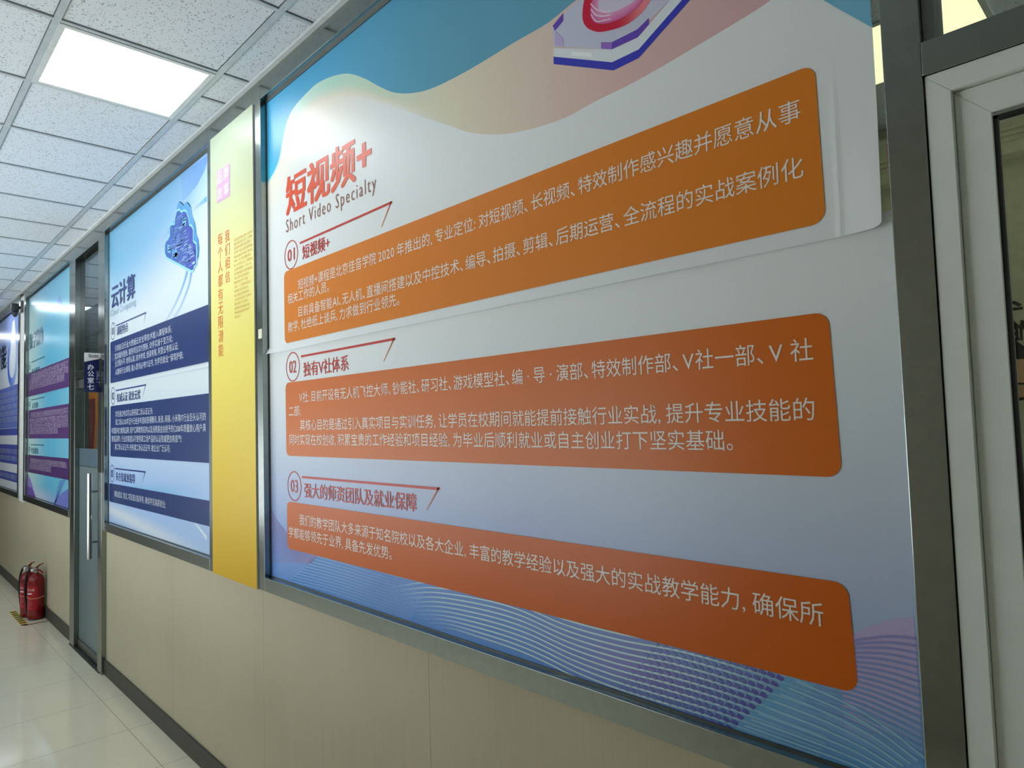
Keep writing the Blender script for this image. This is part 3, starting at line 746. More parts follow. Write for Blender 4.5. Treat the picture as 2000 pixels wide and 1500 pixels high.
# ================================================================= yellow banner on the column
YB = -.036
ban = empty('banner', (-3.155, YB, 1.02)); tag(ban, 'tall yellow banner fading to pale green at the top, between two posters', 'banner')
BX0, BX1 = -3.412, -2.902
reparent(boxo('backing_board', M_WHITE, (BX0, BX1, YB + .0008, -.029, 1.024, 3.190), bev=0), ban)
def cY(x, z):  # yellow-to-green print; ink also darkened near the top to offset the lamp's glare
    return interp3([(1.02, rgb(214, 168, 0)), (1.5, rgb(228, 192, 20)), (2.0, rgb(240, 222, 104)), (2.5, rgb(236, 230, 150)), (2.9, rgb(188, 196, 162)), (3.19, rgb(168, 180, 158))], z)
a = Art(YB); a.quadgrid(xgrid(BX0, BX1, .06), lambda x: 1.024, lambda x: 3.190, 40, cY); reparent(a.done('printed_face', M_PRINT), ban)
a = Art(YB - .001); a.poly([(-3.3229, 3.0014), (-3.3256, 2.8420), (-3.1656, 2.8383), (-3.1626, 2.9947)], lambda x, z: rgb(206, 160, 212)); o = reparent(a.done('violet_square', M_PRINT), ban)
sq = [(-3.3229, 3.0014), (-3.3256, 2.8420), (-3.1656, 2.8383), (-3.1626, 2.9947)]
sx0, sx1, sz0, sz1 = sq[0][0], sq[2][0], (sq[1][1] + sq[2][1]) / 2, (sq[0][1] + sq[3][1]) / 2
a = Art(YB - .0018); hw, hh = (sx1 - sx0) / 2, (sz1 - sz0) / 2
for i, ch in enumerate('品牌故事'):
    cx, cz = sx0 + hw * (i % 2 + .5), sz1 - hh * (i // 2 + .5)
    a.text(ch, cx - hw * .38, cx + hw * .38, cz - hh * .38, zT=cz + hh * .38, weight=.02, col=rgb(236, 226, 240))
t_ = a.done('square_lettering', M_PRINT); t_.parent = o
a = Art(YB - .001); OR = rgb(226, 120, 60)
p0, p1, p2 = (-3.2280, 2.6836), (-3.1711, 2.6807), (-3.2297, 2.4189); a.vtext('我们相信', p0[0], p1[0], p0[1], p2[1], col=OR)
p0, p1, p2 = (-3.3184, 2.6887), (-3.2579, 2.6854), (-3.3258, 2.0733); a.vtext('每个人都有无限潜能', p0[0], p1[0], p0[1], p2[1], col=OR)
reparent(a.done('slogan', M_PRINT), ban)
a = Art(YB - .001); p0, p1, p2 = (-3.1210, 2.6202), (-2.9168, 2.6179), (-3.1286, 2.2347)
rows = ['在成长的道路上每一次努力', '都值得被看见 每一个梦想', '都值得被尊重 我们相信', '坚持学习的力量 相信时间', '会给出最好的答案 用心做', '好每一件小事 用爱陪伴', '每一位学员 从入门到精通', '从课堂到职场 一步一步', '走得更稳更远 把兴趣变成', '专业 把专业变成事业', '敢想敢做 勇于创新', '让每一个人都能发现自己', '找到属于自己的方向', '在这里遇见更好的自己', '与优秀的人同行 与时代', '同步前进 不忘初心', '用知识改变命运的轨迹', '用技能创造美好的未来', '相信自己']
hh = (p0[1] - p2[1]) / 19
for i, r in enumerate(rows):
    z = p0[1] - (i + 1) * hh
    a.text(r, p0[0], p0[0] + (p1[0] - p0[0]) * min(1, len(r) / 12), z + .004, em=hh * .74, col=rgb(214, 176, 96))
reparent(a.done('small_text', M_PRINT), ban)
struct(boxo('trim_4', M_STEEL, (-3.395, -2.90, YF, .003, 3.19, CEIL - .006), bev=.001))

# ================================================================= light blue poster (cloud computing)
NAVY = rgb(38, 60, 116); INKB = rgb(206, 214, 228)
def framed_poster(name, x0, x1, label, ink, seam, mat):
    p = empty(name, ((x0 + x1) / 2, 0, 1.07)); tag(p, label, 'poster')
    a = Art(0.0, (lambda x, z: -.003 * max(0, 1 - (z - seam) / .02)) ); a.quadgrid(xgrid(x0, x1, .04), lambda x: seam, lambda x: 3.187, 44, ink); reparent(a.done('upper_sheet', mat), p)
    a = Art(.0004); a.quadgrid(xgrid(x0, x1, .04), lambda x: 1.068, lambda x: seam + .03, 40, ink); reparent(a.done('lower_sheet', mat), p)
    return p
CX0, CX1 = -5.505, -3.470
def cBlue(x, z):
    u = (x - CX0) / (CX1 - CX0)
    top = mix(rgb(120, 186, 224), rgb(150, 200, 244), u)
    c = mix(rgb(216, 228, 234), top, smooth(2.55, 3.1, z + (u - .5) * -.25 + .1 * math.sin(u * 4)))
    c = mix(c, rgb(196, 216, 238), smooth(2.0, 1.7, z))
    c = mix(c, rgb(172, 200, 242), smooth(1.7, 1.35, z))
    band = math.exp(-((z - 1.33 - .10 * (u - .35)) / .05) ** 2) * smooth(.05, .3, u) * smooth(1, .5, u); c = mix(c, rgb(130, 190, 232), band * .8)
    low = math.exp(-((z - 1.14 + .16 * (u - .3)) / .05) ** 2); c = mix(c, rgb(226, 232, 240), low * smooth(1.26, 1.16, z) * .9)
    c = mix(c, rgb(120, 186, 240), smooth(1.10, 1.07, z) * .7)
    return c
pb = framed_poster('poster', CX0, CX1, 'light blue cloud course poster with navy text panels beside the glass door', cBlue, 2.048, M_PRINTG)
def onb(a, name): return reparent(a.done(name, M_PRINTG), pb)
a = Art(-.0008)
a.poly([(-3.5576, 3.1637), (-3.5582, 3.1255), (-3.6101, 3.0856), (-3.7089, 3.0464), (-3.8354, 3.0235), (-3.9343, 3.0203), (-3.9664, 3.1711)], lambda x, z: mix(cBlue(x, z), rgb(118, 166, 236), smooth(-4.15, -3.6, x)))
for l in ([(-3.5612, 2.9345), (-3.6347, 2.9315), (-3.7259, 2.9267), (-3.7728, 2.9214)], [(-3.8567, 2.6023), (-3.9398, 2.5242), (-4.0776, 2.4395), (-4.2409, 2.3649)], [(-3.7929, 2.5907), (-3.8416, 2.5139), (-3.9745, 2.4189), (-4.1495, 2.3475)], [(-4.0378, 2.9332), (-4.1629, 2.9017), (-4.2938, 2.8750), (-4.3228, 2.8561)]):
    a.ribbon(spline(l, 16), lambda t: .03 * (1 - .7 * t), fade(rgb(112, 176, 236), rgb(196, 216, 232)))
a.ribbon(spline([(-5.4868, 1.0486), (-4.6648, 1.0550), (-4.0478, 1.0628), (-3.5868, 1.0669)], 20), .009, rgb(60, 110, 180))
a.ribbon(spline([(-3.8413, 1.2595), (-3.7266, 1.2206), (-3.6313, 1.1872), (-3.5852, 1.1658)], 12), lambda t: .01 + .02 * t, rgb(214, 230, 246))
onb(a, 'blue_shapes')
# cloud of circuitry
back = [(-4.0286, 2.9878), (-4.0197, 3.0065), (-4.0022, 3.0259), (-3.9680, 3.0260), (-3.9344, 3.0085), (-3.9054, 2.9894), (-3.8888, 2.9939), (-3.8520, 2.9931), (-3.8199, 2.9733), (-3.7923, 2.9463), (-3.7732, 2.8931), (-3.7424, 2.8573), (-3.7198, 2.8098), (-3.7125, 2.7801), (-3.6863, 2.7492), (-3.6719, 2.6961), (-3.6800, 2.6534), (-3.7147, 2.6267), (-3.7457, 2.6102)]
front = [(-4.2328, 2.8185), (-4.2186, 2.8464), (-4.1725, 2.8549), (-4.1451, 2.8641), (-4.1446, 2.9158), (-4.1175, 2.9278), (-4.0555, 2.9149), (-4.0508, 2.9513), (-4.0200, 2.9827), (-3.9770, 2.9809), (-3.9392, 2.9568), (-3.9016, 2.9577), (-3.8607, 2.9403), (-3.8249, 2.8941), (-3.8134, 2.8541), (-3.7818, 2.8410), (-3.7546, 2.8149), (-3.7555, 2.7515), (-3.7133, 2.7271), (-3.7024, 2.6801), (-3.7110, 2.6107), (-3.7419, 2.6067), (-3.7537, 2.5892), (-3.7850, 2.5879), (-4.2009, 2.7443), (-4.2331, 2.7784)]
a = Art(-.0012)
a.poly(back + [(-3.7771, 2.5935), (-3.9874, 2.8028), (-4.0465, 2.9353)], lambda x, z: mix(rgb(64, 130, 214), rgb(96, 168, 226), smooth(2.55, 2.9, z)))
for i in (3, 7, 11, 14): a.ribbon([back[i], back[i + 1], back[i + 2]] if i < 13 else [back[i], back[i + 1], back[i + 2], back[i + 3]], .012, rgb(150, 216, 246))
onb(a, 'cloud_side')
a = Art(-.0018); a.poly(front, lambda x, z: mix(rgb(62, 74, 178), rgb(52, 104, 190), smooth(-3.75, -4.15, x)))
o = onb(a, 'cloud_front')
a = Art(-.0024); LC = rgb(150, 220, 248)
a.ribbon(front + [front[0]], .014, LC)
a.poly([(-3.9270, 2.9244), (-3.8693, 2.9076), (-3.8698, 2.8614), (-3.9192, 2.8699)], rgb(120, 196, 232)); a.poly([(-4.1865, 2.8211), (-4.1320, 2.8066), (-4.1325, 2.7582), (-4.1823, 2.7743)], rgb(112, 188, 232))
a.poly([(-4.0965, 2.7750), (-4.0701, 2.7696), (-4.0661, 2.7209), (-4.0969, 2.7330)], rgb(112, 188, 232)); a.poly([(-4.0569, 2.7669), (-4.0179, 2.7559), (-4.0184, 2.7056), (-4.0574, 2.7162)], rgb(112, 188, 232))
rnd = random.Random(3)
def inside(p, poly):
    c = False
    for (x0_, z0_), (x1_, z1_) in zip(poly, poly[1:] + poly[:1]):
        if (z0_ > p[1]) != (z1_ > p[1]) and p[0] < x0_ + (p[1] - z0_) / (z1_ - z0_) * (x1_ - x0_): c = not c
    return c
fx, fz = [p[0] for p in front], [p[1] for p in front]; n_ = 0
while n_ < 130:
    x = min(fx) + (max(fx) - min(fx)) * rnd.random(); z = min(fz) + (max(fz) - min(fz)) * rnd.random(); w_ = .02 + .08 * rnd.random()
    horiz = rnd.random() < .72; q = (x + w_, z) if horiz else (x, z + w_ * .6)
    if not (inside((x - .02, z), front) and inside((q[0] + .02, q[1]), front)): continue
    n_ += 1; f = (x - min(fx)) / (max(fx) - min(fx)) * (1 - (z - min(fz)) / (max(fz) - min(fz)))
    a.ribbon([(x, z), q], .006, mix(rgb(84, 130, 214), rgb(200, 230, 252), (rnd.random() * (.35 + .9 * f)) if horiz else .1))
t_ = a.done('circuit_lines', M_PRINTG); t_.parent = o
NV = rgb(30, 52, 124)
def mid(l): return sum(l) / len(l)
def blue_panel(TL, BL, TR, BR, rows, y, par=pb, col=NAVY, ink=INKB, mat=M_PRINTG, rowh=.056, x1=CX1):
    z1, z0 = (TL[1] + TR[1]) / 2, (BL[1] + BR[1]) / 2
    a = Art(y); a.rounded((TL[0] + BL[0]) / 2, x1, x1, z0, z1, .018, col, right=False); p = reparent(a.done('text_panel', mat), par)
    a = Art(y - .0008)
    for s, A, B in rows: a.text(s, A[0], B[0], A[1], em=rowh * .84, col=ink)
    o = a.done('body_text', mat); o.parent = p
blue_panel((-5.4330, 2.3792), (-5.4255, 2.0821), (-3.5629, 2.3631), (-3.5647, 2.0664), [
    ('引用前沿行业大数据云安全等技术植入课程体系;', (-5.3058, 2.2909), (-4.1056, 2.2735)), ('实训案例更新, 案例项目实时更新, 动手实操千变万化;', (-5.3055, 2.2346), (-4.0911, 2.2170)),
    ('全过程水平, 老师认真, 技术考核, 授课考核, 阿里云考核认证;', (-5.3052, 2.1820), (-3.9950, 2.1622)), ('从教研行业课程, 融入职场必考IT证书, 为学员就业“保驾护航;', (-5.2917, 2.1231), (-3.9140, 2.1004))], -.004)
blue_panel((-5.4244, 1.9134), (-5.4424, 1.5533), (-3.5672, 1.9086), (-3.5728, 1.5524), [
    ('学员通过考试可以获得课工场认证证书;', (-5.3046, 1.8282), (-4.4663, 1.8191)), ('课工场从2015年至今已经多年连续获得腾讯、新浪、网易、小米等IT行业巨头认可的', (-5.3030, 1.7725), (-3.5867, 1.7592)),
    ('年度影响力教育品牌, 用户口碑教育机构以及消费基金会授予的《2018年质量放心用户满', (-5.4027, 1.7139), (-3.5903, 1.7063)), ('意度品牌》, 行业的高度认可使得课工场产品的认证权威更加有底气!', (-5.4023, 1.6568), (-3.9528, 1.6528)),
    ('课工场认证证书: 持有课工场认证证书, 被企业广泛认可;', (-5.3192, 1.6000), (-4.1471, 1.5953))], -.0014)
blue_panel((-5.4615, 1.3595), (-5.4606, 1.2286), (-3.5758, 1.3621), (-3.5778, 1.2342), [('模拟面试, 笔试, 项目面试指导等, 确保学员高薪就业;', (-5.3266, 1.2731), (-4.2263, 1.2768))], -.0014)
for cu, cv, num, y in ((221.5, 647, '01', -.004), (221, 773.3, '02', -.0014), (219.2, 925, '03', -.0014)): pass
def bh(circ, num, head, bar, tail, y, par=pb, ink=NV, mat=M_PRINTG):
    c, rx, rz = circ
    badge(c[0], c[1], num, y, par, rx, rz, ink, mat)
    rule(bar[0][0], bar[1][0], (bar[0][1] + bar[1][1]) / 2, tail[0], tail[1], y, par, ink, rgb(120, 150, 190), mat)
    if head: lettering('heading', par, y, mat, (head[0], head[1][0], head[2][0], (head[1][1] + head[2][1]) / 2, hd((head[1][1] + head[2][1]) / 2 + .062, .012, ink)))
bh(((-5.3654, 2.4441), .058, .062), '01', ('课程特点', (-5.2603, 2.3986), (-4.9973, 2.3989)), ((-5.2804, 2.4771), (-4.5972, 2.4683)), (-4.6399, 2.4051), -.004)
bh(((-5.3693, 1.9810), .056, .062), '02', ('权威认证 就业无忧', (-5.2711, 1.9331), (-4.7221, 1.9302)), ((-5.2938, 2.0168), (-4.6061, 2.0149)), (-4.6625, 1.9452), -.0014)
bh(((-5.3914, 1.4320), .058, .062), '03', ('多方位就业指导', (-5.2945, 1.3851), (-4.8394, 1.3872)), ((-5.3172, 1.4698), (-4.6162, 1.4695)), (-4.6746, 1.4063), -.0014)
p0, p1, p2 = (-5.4044, 2.6184), (-4.8366, 2.5958), (-5.4054, 2.7674)
lettering('title', pb, -.004, M_PRINTG, ('云计算', p0[0], p1[0], (p0[1] + p1[1]) / 2, hd((p0[1] + p1[1]) / 2 + .165, .03, NV)))
p0, p1 = (-5.4231, 2.5503), (-4.8161, 2.5267)
lettering('subtitle', pb, -.004, M_PRINTG, ('Cloud Computing', p0[0], p1[0], p0[1] - .012, dict(zT=p0[1] + .05, col=rgb(150, 164, 186), spacing=1.2)))

# ================================================================= turquoise and plum poster beyond the glass door
VX0, VX1 = -8.82, -6.62
def cTeal(x, z):
    u = (x - VX0) / (VX1 - VX0)
    c = mix(rgb(196, 224, 218), rgb(104, 184, 216), smooth(.0, .55, u)); c = mix(c, rgb(134, 196, 216), smooth(.6, 1, u) * .6)
    c = mix(c, rgb(120, 178, 214), smooth(2.9, 3.18, z) * .6)
    lo = smooth(1.22, 1.10, z)
    c = mix(c, mix(rgb(206, 208, 222), rgb(150, 178, 220), smooth(.2, .7, u)), lo)
    return c
pv = framed_poster('poster', VX0, VX1, 'turquoise media course poster with plum text panels, left of the glass office door', cTeal, 2.105, M_PRINTG)
PLUM = rgb(92, 62, 118); INKV = rgb(184, 170, 196); TEALD = rgb(40, 96, 124)
MED = '数字媒体专业课程体系涵盖平面设计网页设计影视后期三维动画交互设计摄影摄像剪辑合成等方向结合企业真实项目案例进行教学让学员掌握核心技能成为复合型设计人才'
def trow(n, k=0): return (MED * 3)[k:k + n]
TO = -.0012
blue_panel((-8.6853, 2.3790), (-8.7041, 2.1312), (-6.7664, 2.3745), (-6.7724, 2.1180), [(trow(30), (-8.5329, 2.2986), (-6.7964, 2.3014)), (trow(31, 30), (-8.6192, 2.2469), (-6.7851, 2.2428)), (trow(26, 11), (-8.6165, 2.1870), (-6.9348, 2.1789))], -.004, pv, PLUM, INKV, M_PRINTG, .08, VX1)
blue_panel((-8.6972, 1.9816), (-8.6832, 1.6798), (-6.7949, 1.9789), (-6.7959, 1.6822), [(trow(30, 20), (-8.5444, 1.8953), (-6.8068, 1.8940)), (trow(32, 40), (-8.6155, 1.8347), (-6.8052, 1.8277)), (trow(32, 60), (-8.6129, 1.7779), (-6.8039, 1.7703)), (trow(23, 5), (-8.6105, 1.7239), (-7.2195, 1.7195))], -.0014, pv, PLUM, INKV, M_PRINTG, .075, VX1)
blue_panel((-8.6962, 1.5028), (-8.6968, 1.3219), (-6.7979, 1.5153), (-6.7994, 1.3283), [(trow(31, 33), (-8.5526, 1.4214), (-6.8255, 1.4268)), (trow(18, 12), (-8.6089, 1.3636), (-7.5030, 1.3630))], -.0014, pv, rgb(82, 50, 108), INKV, M_PRINTG, .075, VX1)
bh(((-8.6277, 2.4355), .055, .062), '01', ('专业概述', (-8.5205, 2.3490), (-8.0873, 2.3450)), ((-8.5263, 2.4818), (-7.8325, 2.4799)), (-7.9073, 2.4333), -.004, pv, TEALD)
bh(((-8.6310, 2.0464), .055, .062), '02', ('人才培养', (-8.4901, 1.9876), (-8.1541, 1.9923)), ((-8.5381, 2.0859), (-7.8435, 2.0819)), (-7.9180, 2.0247), -.0014, pv, TEALD)
bh(((-8.6332, 1.5702), .055, .062), '03', ('专业就业', (-8.5278, 1.5233), (-8.1357, 1.5269)), ((-8.5466, 1.6166), (-7.8521, 1.6158)), (-7.9267, 1.5627), -.0014, pv, TEALD)
p0, p1 = (-8.6664, 2.6279), (-7.9139, 2.6167)
lettering('title', pv, -.004, M_PRINTG, ('数字媒体', p0[0], p1[0], (p0[1] + p1[1]) / 2, hd((p0[1] + p1[1]) / 2 + .17, .02, rgb(84, 120, 146))))
a = Art(-.0008)
a.poly([(-8.6962, 1.3095), (-8.5447, 1.2459), (-8.4116, 1.1731), (-8.2813, 1.0818), (-8.2252, 1.0545), (-8.7138, 1.0386)], rgb(150, 128, 206)); reparent(a.done('lilac_wave', M_PRINTG), pv); a = Art(-.0011)
a.poly([(-8.7201, 1.1733), (-8.5123, 1.1732), (-8.3676, 1.1389), (-8.2538, 1.0835), (-8.2251, 1.0519), (-8.7141, 1.0440)], rgb(112, 76, 170))
a.poly([(-7.4243, 1.0695), (-7.2251, 1.1476), (-7.0133, 1.2056), (-6.7916, 1.2487), (-6.7875, 1.0706)], rgb(120, 128, 206))
for k in range(13): a.ribbon([(-7.1426, 1.2984), (-6.8931, 1.3185)] if k == 0 else [((-7.1426, 1.2984)[0] - .02 * k, (-7.1426, 1.2984)[1] - .02 * k), ((-6.8931, 1.3185)[0] - .03 * k, (-6.8931, 1.3185)[1] - .016 * k)], .008, rgb(86, 120, 196))
a.poly([(-7.2764, 2.9358), (-7.1891, 2.9795), (-7.1008, 2.9191), (-7.0778, 2.8599), (-7.2075, 2.8500)], rgb(110, 150, 220))
reparent(a.done('wave_shapes', M_PRINTG), pv)

# ================================================================= furthest poster: blue with a ring
AX0, AX1 = -13.9, -9.145
def cAI(x, z):
    c = mix(rgb(150, 170, 230), rgb(226, 236, 250), smooth(2.9, 2.45, z)); c = mix(c, rgb(120, 170, 236), smooth(-9.6, -9.2, x) * smooth(2.7, 3.1, z))
    return mix(c, rgb(230, 232, 240), smooth(2.2, 1.9, z))
pa = framed_poster('poster', AX0, AX1, 'blue poster with a large ring at the far left edge of the corridor', cAI, 1.80, M_PRINTG)
BL2 = rgb(70, 84, 178)
x0 = -12.6
def fp(z0, z1, rows, y, col):
    a = Art(y); a.rounded(x0, AX1, AX1, z0, z1, .02, col, right=False); p = reparent(a.done('text_panel', M_PRINTG), pa)
    a = Art(y - .0008)
    for s, xl, xr, z in rows: a.text(s, xl, xr, z, em=.068, col=rgb(176, 186, 226))
    o = a.done('body_text', M_PRINTG); o.parent = p
AI = '人工智能专业培养具备数据分析机器学习深度学习计算机视觉自然语言处理等核心能力的应用型人才课程结合企业真实项目案例教学'
def arow(n, k): return (AI * 4)[k:k + n]
fp(1.805, 2.305, [(arow(45, 3 * i), -12.4, -9.17, 2.19 - .078 * i) for i in range(5)], -.004, rgb(106, 122, 204))
fp(1.72, 1.80, [], -.0014, BL2)
fp(1.385, 1.61, [(arow(45, 7 * i), -12.4, -9.17, 1.50 - .08 * i) for i in range(2)], -.0014, BL2)
fp(1.18, 1.285, [(arow(40, 12), -12.4, -9.17, 1.205)], -.0014, BL2)
lettering('title', pa, -.004, M_PRINTG, ('人工智能', -12.0, -10.25, 2.56, hd(2.86, .03, rgb(36, 50, 90))))
a = Art(-.0012); cx, cz = (-9.8058, 2.5964)
for k in range(40):
    t0, t1 = 2 * math.pi * k / 40, 2 * math.pi * (k + 1) / 40
    V = []
    for t, r in ((t0, 1), (t1, 1), (t1, .66), (t0, .66)): V.append(a.v(cx + .36 * r * math.cos(t), cz + .30 * r * math.sin(t)))
    c0 = mix(rgb(70, 112, 216), rgb(190, 212, 250), .5 + .5 * math.cos(t0 - .4)); a.face(V, [c0] * 4)
reparent(a.done('ring_emblem', M_PRINTG), pa)
a = Art(-.0018); a.poly([(-9.9604, 2.6465), (-9.8986, 2.8884), (-9.7966, 3.0739), (-9.6495, 3.0795), (-9.5678, 2.9125), (-9.5509, 2.6110), (-9.6527, 2.4992), (-9.8755, 2.5038)], rgb(236, 242, 252))
reparent(a.done('white_figure', M_PRINTG), pa)

# ================================================================= sign, camera, extinguishers, tape
sg = empty('door_sign', (-5.60, -.03, 2.02)); tag(sg, 'small navy and white sign sticking out beside the glass office door', 'sign')
reparent(boxo('backing_plate', M_LABELW, (-5.606, -5.601, -.129, -.022, 2.10, 2.306), bev=.0008), sg)
reparent(boxo('bracket', M_STEEL, (-5.612, -5.594, -.036, -.018, 2.06, 2.27), bev=.001), sg)
bm = bmesh.new()
fr = [(-.132, 2.021), (-.020, 2.018), (-.020, 2.268), (-.132, 2.238)]
for xx in (-5.600, -5.607): pass
va = [bm.verts.new((-5.598, y, z)) for y, z in fr]; vb = [bm.verts.new((-5.6012, y, z)) for y, z in fr]
bm.faces.new(va); bm.faces.new(vb[::-1])
for i in range(4): bm.faces.new((va[i], vb[i], vb[(i + 1) % 4], va[(i + 1) % 4]))
bmesh.ops.recalc_face_normals(bm, faces=bm.faces)
reparent(link('navy_plate', bm, M_NAVY), sg)
def sign_text(name, rows, col, mat=M_PRINT):
    a = Art(0.0)
    for r in rows:
        a.text(r[0], r[1], r[2], r[3], zT=r[4], weight=r[5], col=col) if not (len(r) > 6) else None
    o = a.done(name, mat)
    for v in o.data.vertices: v.co = Vector((-5.5972 - v.co.y, v.co.x, v.co.z))
    return reparent(o, sg)
hz = [2.228, 2.178, 2.128, 2.078]
sign_text('room_name', [(ch, -.109, -.070, z - .040, z, .02) for ch, z in zip('办公室七', (2.222, 2.174, 2.126, 2.078))], rgb(222, 224, 236))
a = Art(0.0); vs_, fs_, bb = glyphs('Office 7', 0, 1.1)
k_ = .085 / (bb[1] - bb[0])
V = [a.v(-.055 + (q[1] - bb[2]) * k_ * 1.15, 2.172 - (q[0] - bb[0]) * k_) for q in vs_]
for f in fs_: a.face([V[i] for i in f], [rgb(150, 156, 190)] * len(f))
o = a.done('english_name', M_PRINT)
for v in o.data.vertices: v.co = Vector((-5.5972, v.co.x, v.co.z))
reparent(o, sg)
o = sign_text('logo', [('北大青鸟', -.092, -.040, 2.281, 2.293, .03), ('BEIDAJADEBIRD', -.094, -.038, 2.270, 2.279, .03)], rgb(52, 62, 84))
for v in o.data.vertices: v.co.x -= .0028
a = Art(0.0); a.poly([(-.106, 2.290), (-.096, 2.298), (-.091, 2.298), (-.099, 2.288)], rgb(70, 90, 100)); a.poly([(-.104, 2.283), (-.094, 2.289), (-.094, 2.272), (-.099, 2.274)], rgb(80, 140, 110))
o = a.done('logo_leaf', M_PRINT)
for v in o.data.vertices: v.co = Vector((-5.6000, v.co.x, v.co.z))
reparent(o, sg)

cc = empty('security_camera', (-8.94, -.022, 3.10)); tag(cc, 'small black security camera high on the white column between far posters', 'security camera')
reparent(boxo('wall_bracket', M_STEELD, (-8.99, -8.90, -.05, -.022, 3.06, 3.19), bev=.004), cc)
bm = bmesh.new(); tube(bm, [(-8.945, -.04, 3.12), (-8.945, -.09, 3.10)], .016, 12); reparent(link('arm', bm, M_BLACK), cc)
bm = bmesh.new(); lathe(bm, [(.0, 3.155), (.034, 3.152), (.036, 3.10), (.034, 3.07)], -8.93, -.095, 20); reparent(link('housing', bm, M_BLACK, smooth_=False), cc)
bm = bmesh.new(); lathe(bm, [(.0, 3.005), (.012, 3.008), (.026, 3.03), (.030, 3.06), (.028, 3.068), (0, 3.069)], -8.93, -.095, 20); reparent(link('lens_dome', bm, M_BLACK, smooth_=True), cc)

def extinguisher(cx, cy, ang, label):
    r = empty('fire_extinguisher', (cx, cy, 0)); r.rotation_euler = (0, 0, ang); tag(r, label, 'fire extinguisher', 'red fire extinguishers by the skirting')
    R = .065
    bm = bmesh.new()
    prof = [(0, .004), (R * .8, .004), (R, .014)] + [(R, .014 + .33 * i / 8) for i in range(1, 9)] + [(R * .97, .372), (R * .85, .395), (R * .62, .412), (R * .36, .42), (R * .34, .43), (0, .43)]
    lathe(bm, prof, 0, 0, 40); link('cylinder', bm, M_RED, r, True)
    bm = bmesh.new(); lathe(bm, [(0, 0), (R * .86, 0), (R * .9, .006), (R * .86, .014), (0, .014)], 0, 0, 32); link('base_ring', bm, M_BLACK, r)
    bm = bmesh.new(); lathe(bm, [(.022, .425), (.022, .445), (.016, .447), (.016, .468), (.0, .47)], 0, 0, 20); box(bm, -.016, .016, -.014, .014, .445, .474, .003)
    v_ = link('valve', bm, M_CHROME, r)
    bm = bmesh.new(); tube(bm, [(-.01, -.018, .455), (-.01, -.034, .455)], .014, 16); link('gauge', bm, M_LABELW, v_)
    bm = bmesh.new()
    for h_ in (0, 1):
        P = [(-.030, .462), (.01, .474), (.05, .500), (.085, .512)] if h_ else [(-.020, .452), (.03, .452), (.06, .440), (.088, .425)]
        rows_ = []
        for i, (x, z) in enumerate(P):
            w_ = .013 * (1 - .4 * i / 3); rows_.append([bm.verts.new((x, y, z + dz)) for y, dz in ((-w_, 0), (w_, 0), (w_, .007), (-w_, .007))])
        for A, B in zip(rows_, rows_[1:]):
            for k in range(4): bm.faces.new((A[k], A[(k + 1) % 4], B[(k + 1) % 4], B[k]))
        bm.faces.new(rows_[0][::-1]); bm.faces.new(rows_[-1])
    bmesh.ops.recalc_face_normals(bm, faces=bm.faces)
    link('lever', bm, M_RED, r)
    bm = bmesh.new()
    hp = spline([(-.016, 0, .458), (-.05, -.01, .462), (-.085, -.018, .42), (-.108, -.022, .33), (-.108, -.022, .22), (-.09, -.02, .10), (-.078, -.018, .045)], 40)
    tube(bm, hp, [.0095] * 34 + [.0095 + .0006 * i for i in range(7)], 12); link('hose', bm, M_RUBBER, r, True)
    bm = bmesh.new()
    tube(bm, [((R + .002) * math.cos(2 * math.pi * k / 40), (R + .002) * math.sin(2 * math.pi * k / 40), .205 + .005 * math.sin(k * .31)) for k in range(41)], .003, 6, cap=False)
    link('twine_band', bm, M_TWINE, r)
    # label wrapped on the front with a pale stripe and rows of print
    a = Art(0.0)
    def wrap(o, rr):
        for v in o.data.vertices:
            t = v.co.x / R; r_ = rr - v.co.y; v.co = Vector((r_ * math.sin(t), -r_ * math.cos(t), v.co.z))
    a.quadgrid(xgrid(-.075, .075, .006), lambda x: .09, lambda x: .315, 1, lambda x, z: rgb(168, 26, 38)); o = a.done('label', M_PRINT); wrap(o, R + .0006); o.parent = r
    a = Art(0.0); a.text('干粉灭火器', -.05, .05, .27, zT=.292, weight=.01, col=rgb(220, 200, 200))
    a.quadgrid(xgrid(-.065, .03, .006), lambda x: .240, lambda x: .252, 1, lambda x, z: rgb(226, 214, 214))
    for i in range(5): a.text('使用方法拔出保险销对准火源根部', -.05, .02 + .008 * (i % 3), .185 - i * .019, zT=.195 - i * .019, col=rgb(206, 130, 136))
    o2 = a.done('label_print', M_PRINT); wrap(o2, R + .0014); o2.parent = o
    return r
EA = math.radians(28)
extinguisher(-7.70, -.0795, EA, 'red fire extinguisher standing in front, nearer the glass door')
extinguisher(-7.865, -.112, EA - .15, 'red fire extinguisher half hidden behind the other one on the left')
mk = empty('floor_tape', (-7.87, -.18, 0)); tag(mk, 'yellow and black hazard tape on the floor in front of the extinguishers', 'floor tape')
def tape(nm, x0, x1, y0, y1, mat, z=.0008):
    return reparent(boxo(nm, mat, (x0, x1, y0, y1, 0.0, z)), mk)
o = tape('yellow_strip', -8.22, -7.53, -.215, -.160, M_YTAPE)
bm = bmesh.new()
for k in range(8):
    x = -8.19 + k * .088
    v_ = [bm.verts.new(p) for p in ((x, -.212, .0013), (x + .042, -.212, .0013), (x + .042 + .015, -.164, .0013), (x + .015, -.164, .0013))]; bm.faces.new(v_)
s_ = link('black_dash', bm, M_BTAPE); s_.parent = o
tag(boxo('edge_tape', M_RTAPE, (-7.53, -7.508, -.20, -.013, 0.0, .001)), 'thin dark red tape edging the extinguisher spot towards the glass door', 'floor tape')

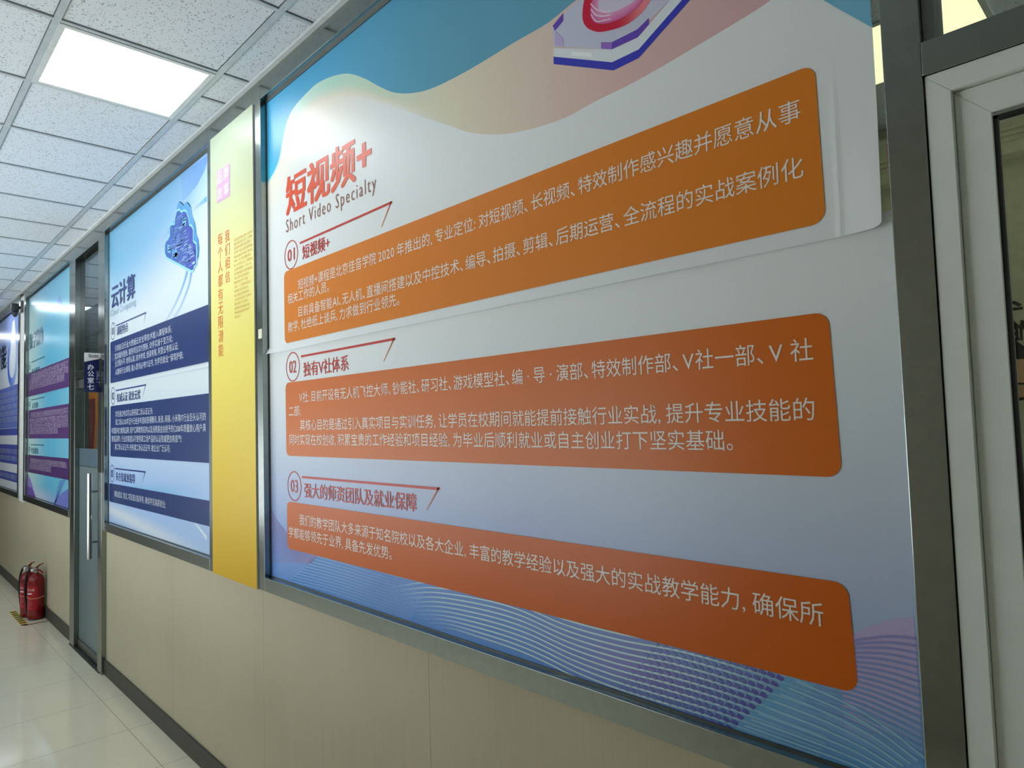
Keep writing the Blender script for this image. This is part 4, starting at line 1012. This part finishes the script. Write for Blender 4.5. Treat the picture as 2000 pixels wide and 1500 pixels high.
# ================================================================= behind the glass
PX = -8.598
pn = empty('reflection_shape', (PX, .55, 1.3)); tag(pn, 'dark red and orange shape standing in for a reflection in the office door glass', 'reflection_shape')  # solid shape standing in for an orange reflection in the door glass
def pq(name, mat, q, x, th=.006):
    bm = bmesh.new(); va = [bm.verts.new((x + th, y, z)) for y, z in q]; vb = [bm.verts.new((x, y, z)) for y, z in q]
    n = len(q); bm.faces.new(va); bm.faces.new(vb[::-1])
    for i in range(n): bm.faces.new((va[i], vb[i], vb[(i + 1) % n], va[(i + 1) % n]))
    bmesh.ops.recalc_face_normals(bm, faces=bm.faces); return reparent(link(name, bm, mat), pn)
pq('orange_reflection', M_ORANGE, [(0.4794, 2.1727), (0.6627, 2.1739), (0.6634, 1.8513), (0.6135, 1.7839), (0.5995, 1.4426), (0.5551, 1.4284), (0.5012, 1.4768)], PX)
pq('red_reflection', M_DRED, [(0.5167, 2.0871), (0.5906, 2.1042), (0.5912, 1.8642), (0.5750, 1.4500), (0.5185, 1.4985)], PX + .008)
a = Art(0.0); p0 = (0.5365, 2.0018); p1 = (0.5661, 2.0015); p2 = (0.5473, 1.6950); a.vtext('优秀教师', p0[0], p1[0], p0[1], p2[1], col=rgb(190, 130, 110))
o = a.done('reflected_lettering', M_PRINT)
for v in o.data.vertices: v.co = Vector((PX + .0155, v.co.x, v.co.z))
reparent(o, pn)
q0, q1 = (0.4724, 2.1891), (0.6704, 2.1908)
bm = bmesh.new(); tube(bm, [(PX + .012, q0[0], q0[1]), (PX + .012, q1[0], q1[1])], .009, 10); reparent(link('added_rod', bm, M_BLACK), pn)

# wall sticker and the boxed-in beam of the near room
bm = bmesh.new(); box(bm, -4.6, X1, 2.70, 2.80, 2.95, 3.20, .004)
for k in range(3): box(bm, -4.6, X1, 2.69, 2.70, 3.01 + k * .028, 3.022 + k * .028, 0)
struct(link('trim_5', bm, M_OLIVE))
st = empty('wall_sticker', (-.6, 2.797, 1.9)); tag(st, 'black lettering and cartoon face on the wall behind the white door', 'wall sticker')
SYY = 2.796; BK = rgb(24, 26, 22)
a = Art(SYY); p0, p1 = (-0.6402, 2.0433), (-0.5712, 2.0689); dx = p1[0] - p0[0]
a.text('tart', p0[0], p0[0] + dx * 1.45, p0[1], zT=p0[1] + .085, weight=.02, col=BK)
p3 = (-0.6363, 2.1122); a.text('武', p3[0] - .10, p3[0] + .07, p3[1] - .01, zT=p3[1] + .13, weight=.02, col=BK)
reparent(a.done('lettering', M_PRINT), st)
a = Art(SYY); cx, cz = (-0.5728, 1.8976)
a.poly([(cx + .125 * math.cos(q), cz + .070 * math.sin(q)) for q in [2 * math.pi * k / 28 for k in range(28)]], rgb(226, 178, 140))
o = reparent(a.done('face', M_PRINT), st)
a = Art(SYY); a.poly([(cx - .10, cz - .075), (cx + .10, cz - .075), (cx + .07, cz - .145), (cx - .06, cz - .135)], rgb(222, 172, 136)); reparent(a.done('body', M_PRINT), st)
a = Art(SYY - .001); a.ring(cx, cz, .128, .073, .008, BK, 28)
a.poly([(cx - .075, cz + .055), (cx - .085, cz + .115), (cx - .055, cz + .100), (cx - .035, cz + .150), (cx + .01, cz + .105), (cx + .06, cz + .135), (cx + .085, cz + .05)], BK)
a.ribbon([(cx - .075, cz + .012), (cx - .045, cz - .003), (cx - .075, cz - .012)], .007, BK)
a.ribbon(spline([(cx - .15, cz - .165), (cx - .09, cz - .155), (cx, cz - .14), (cx + .1, cz - .16)], 12), .014, BK)
o2 = a.done('line_work', M_PRINT); o2.parent = o
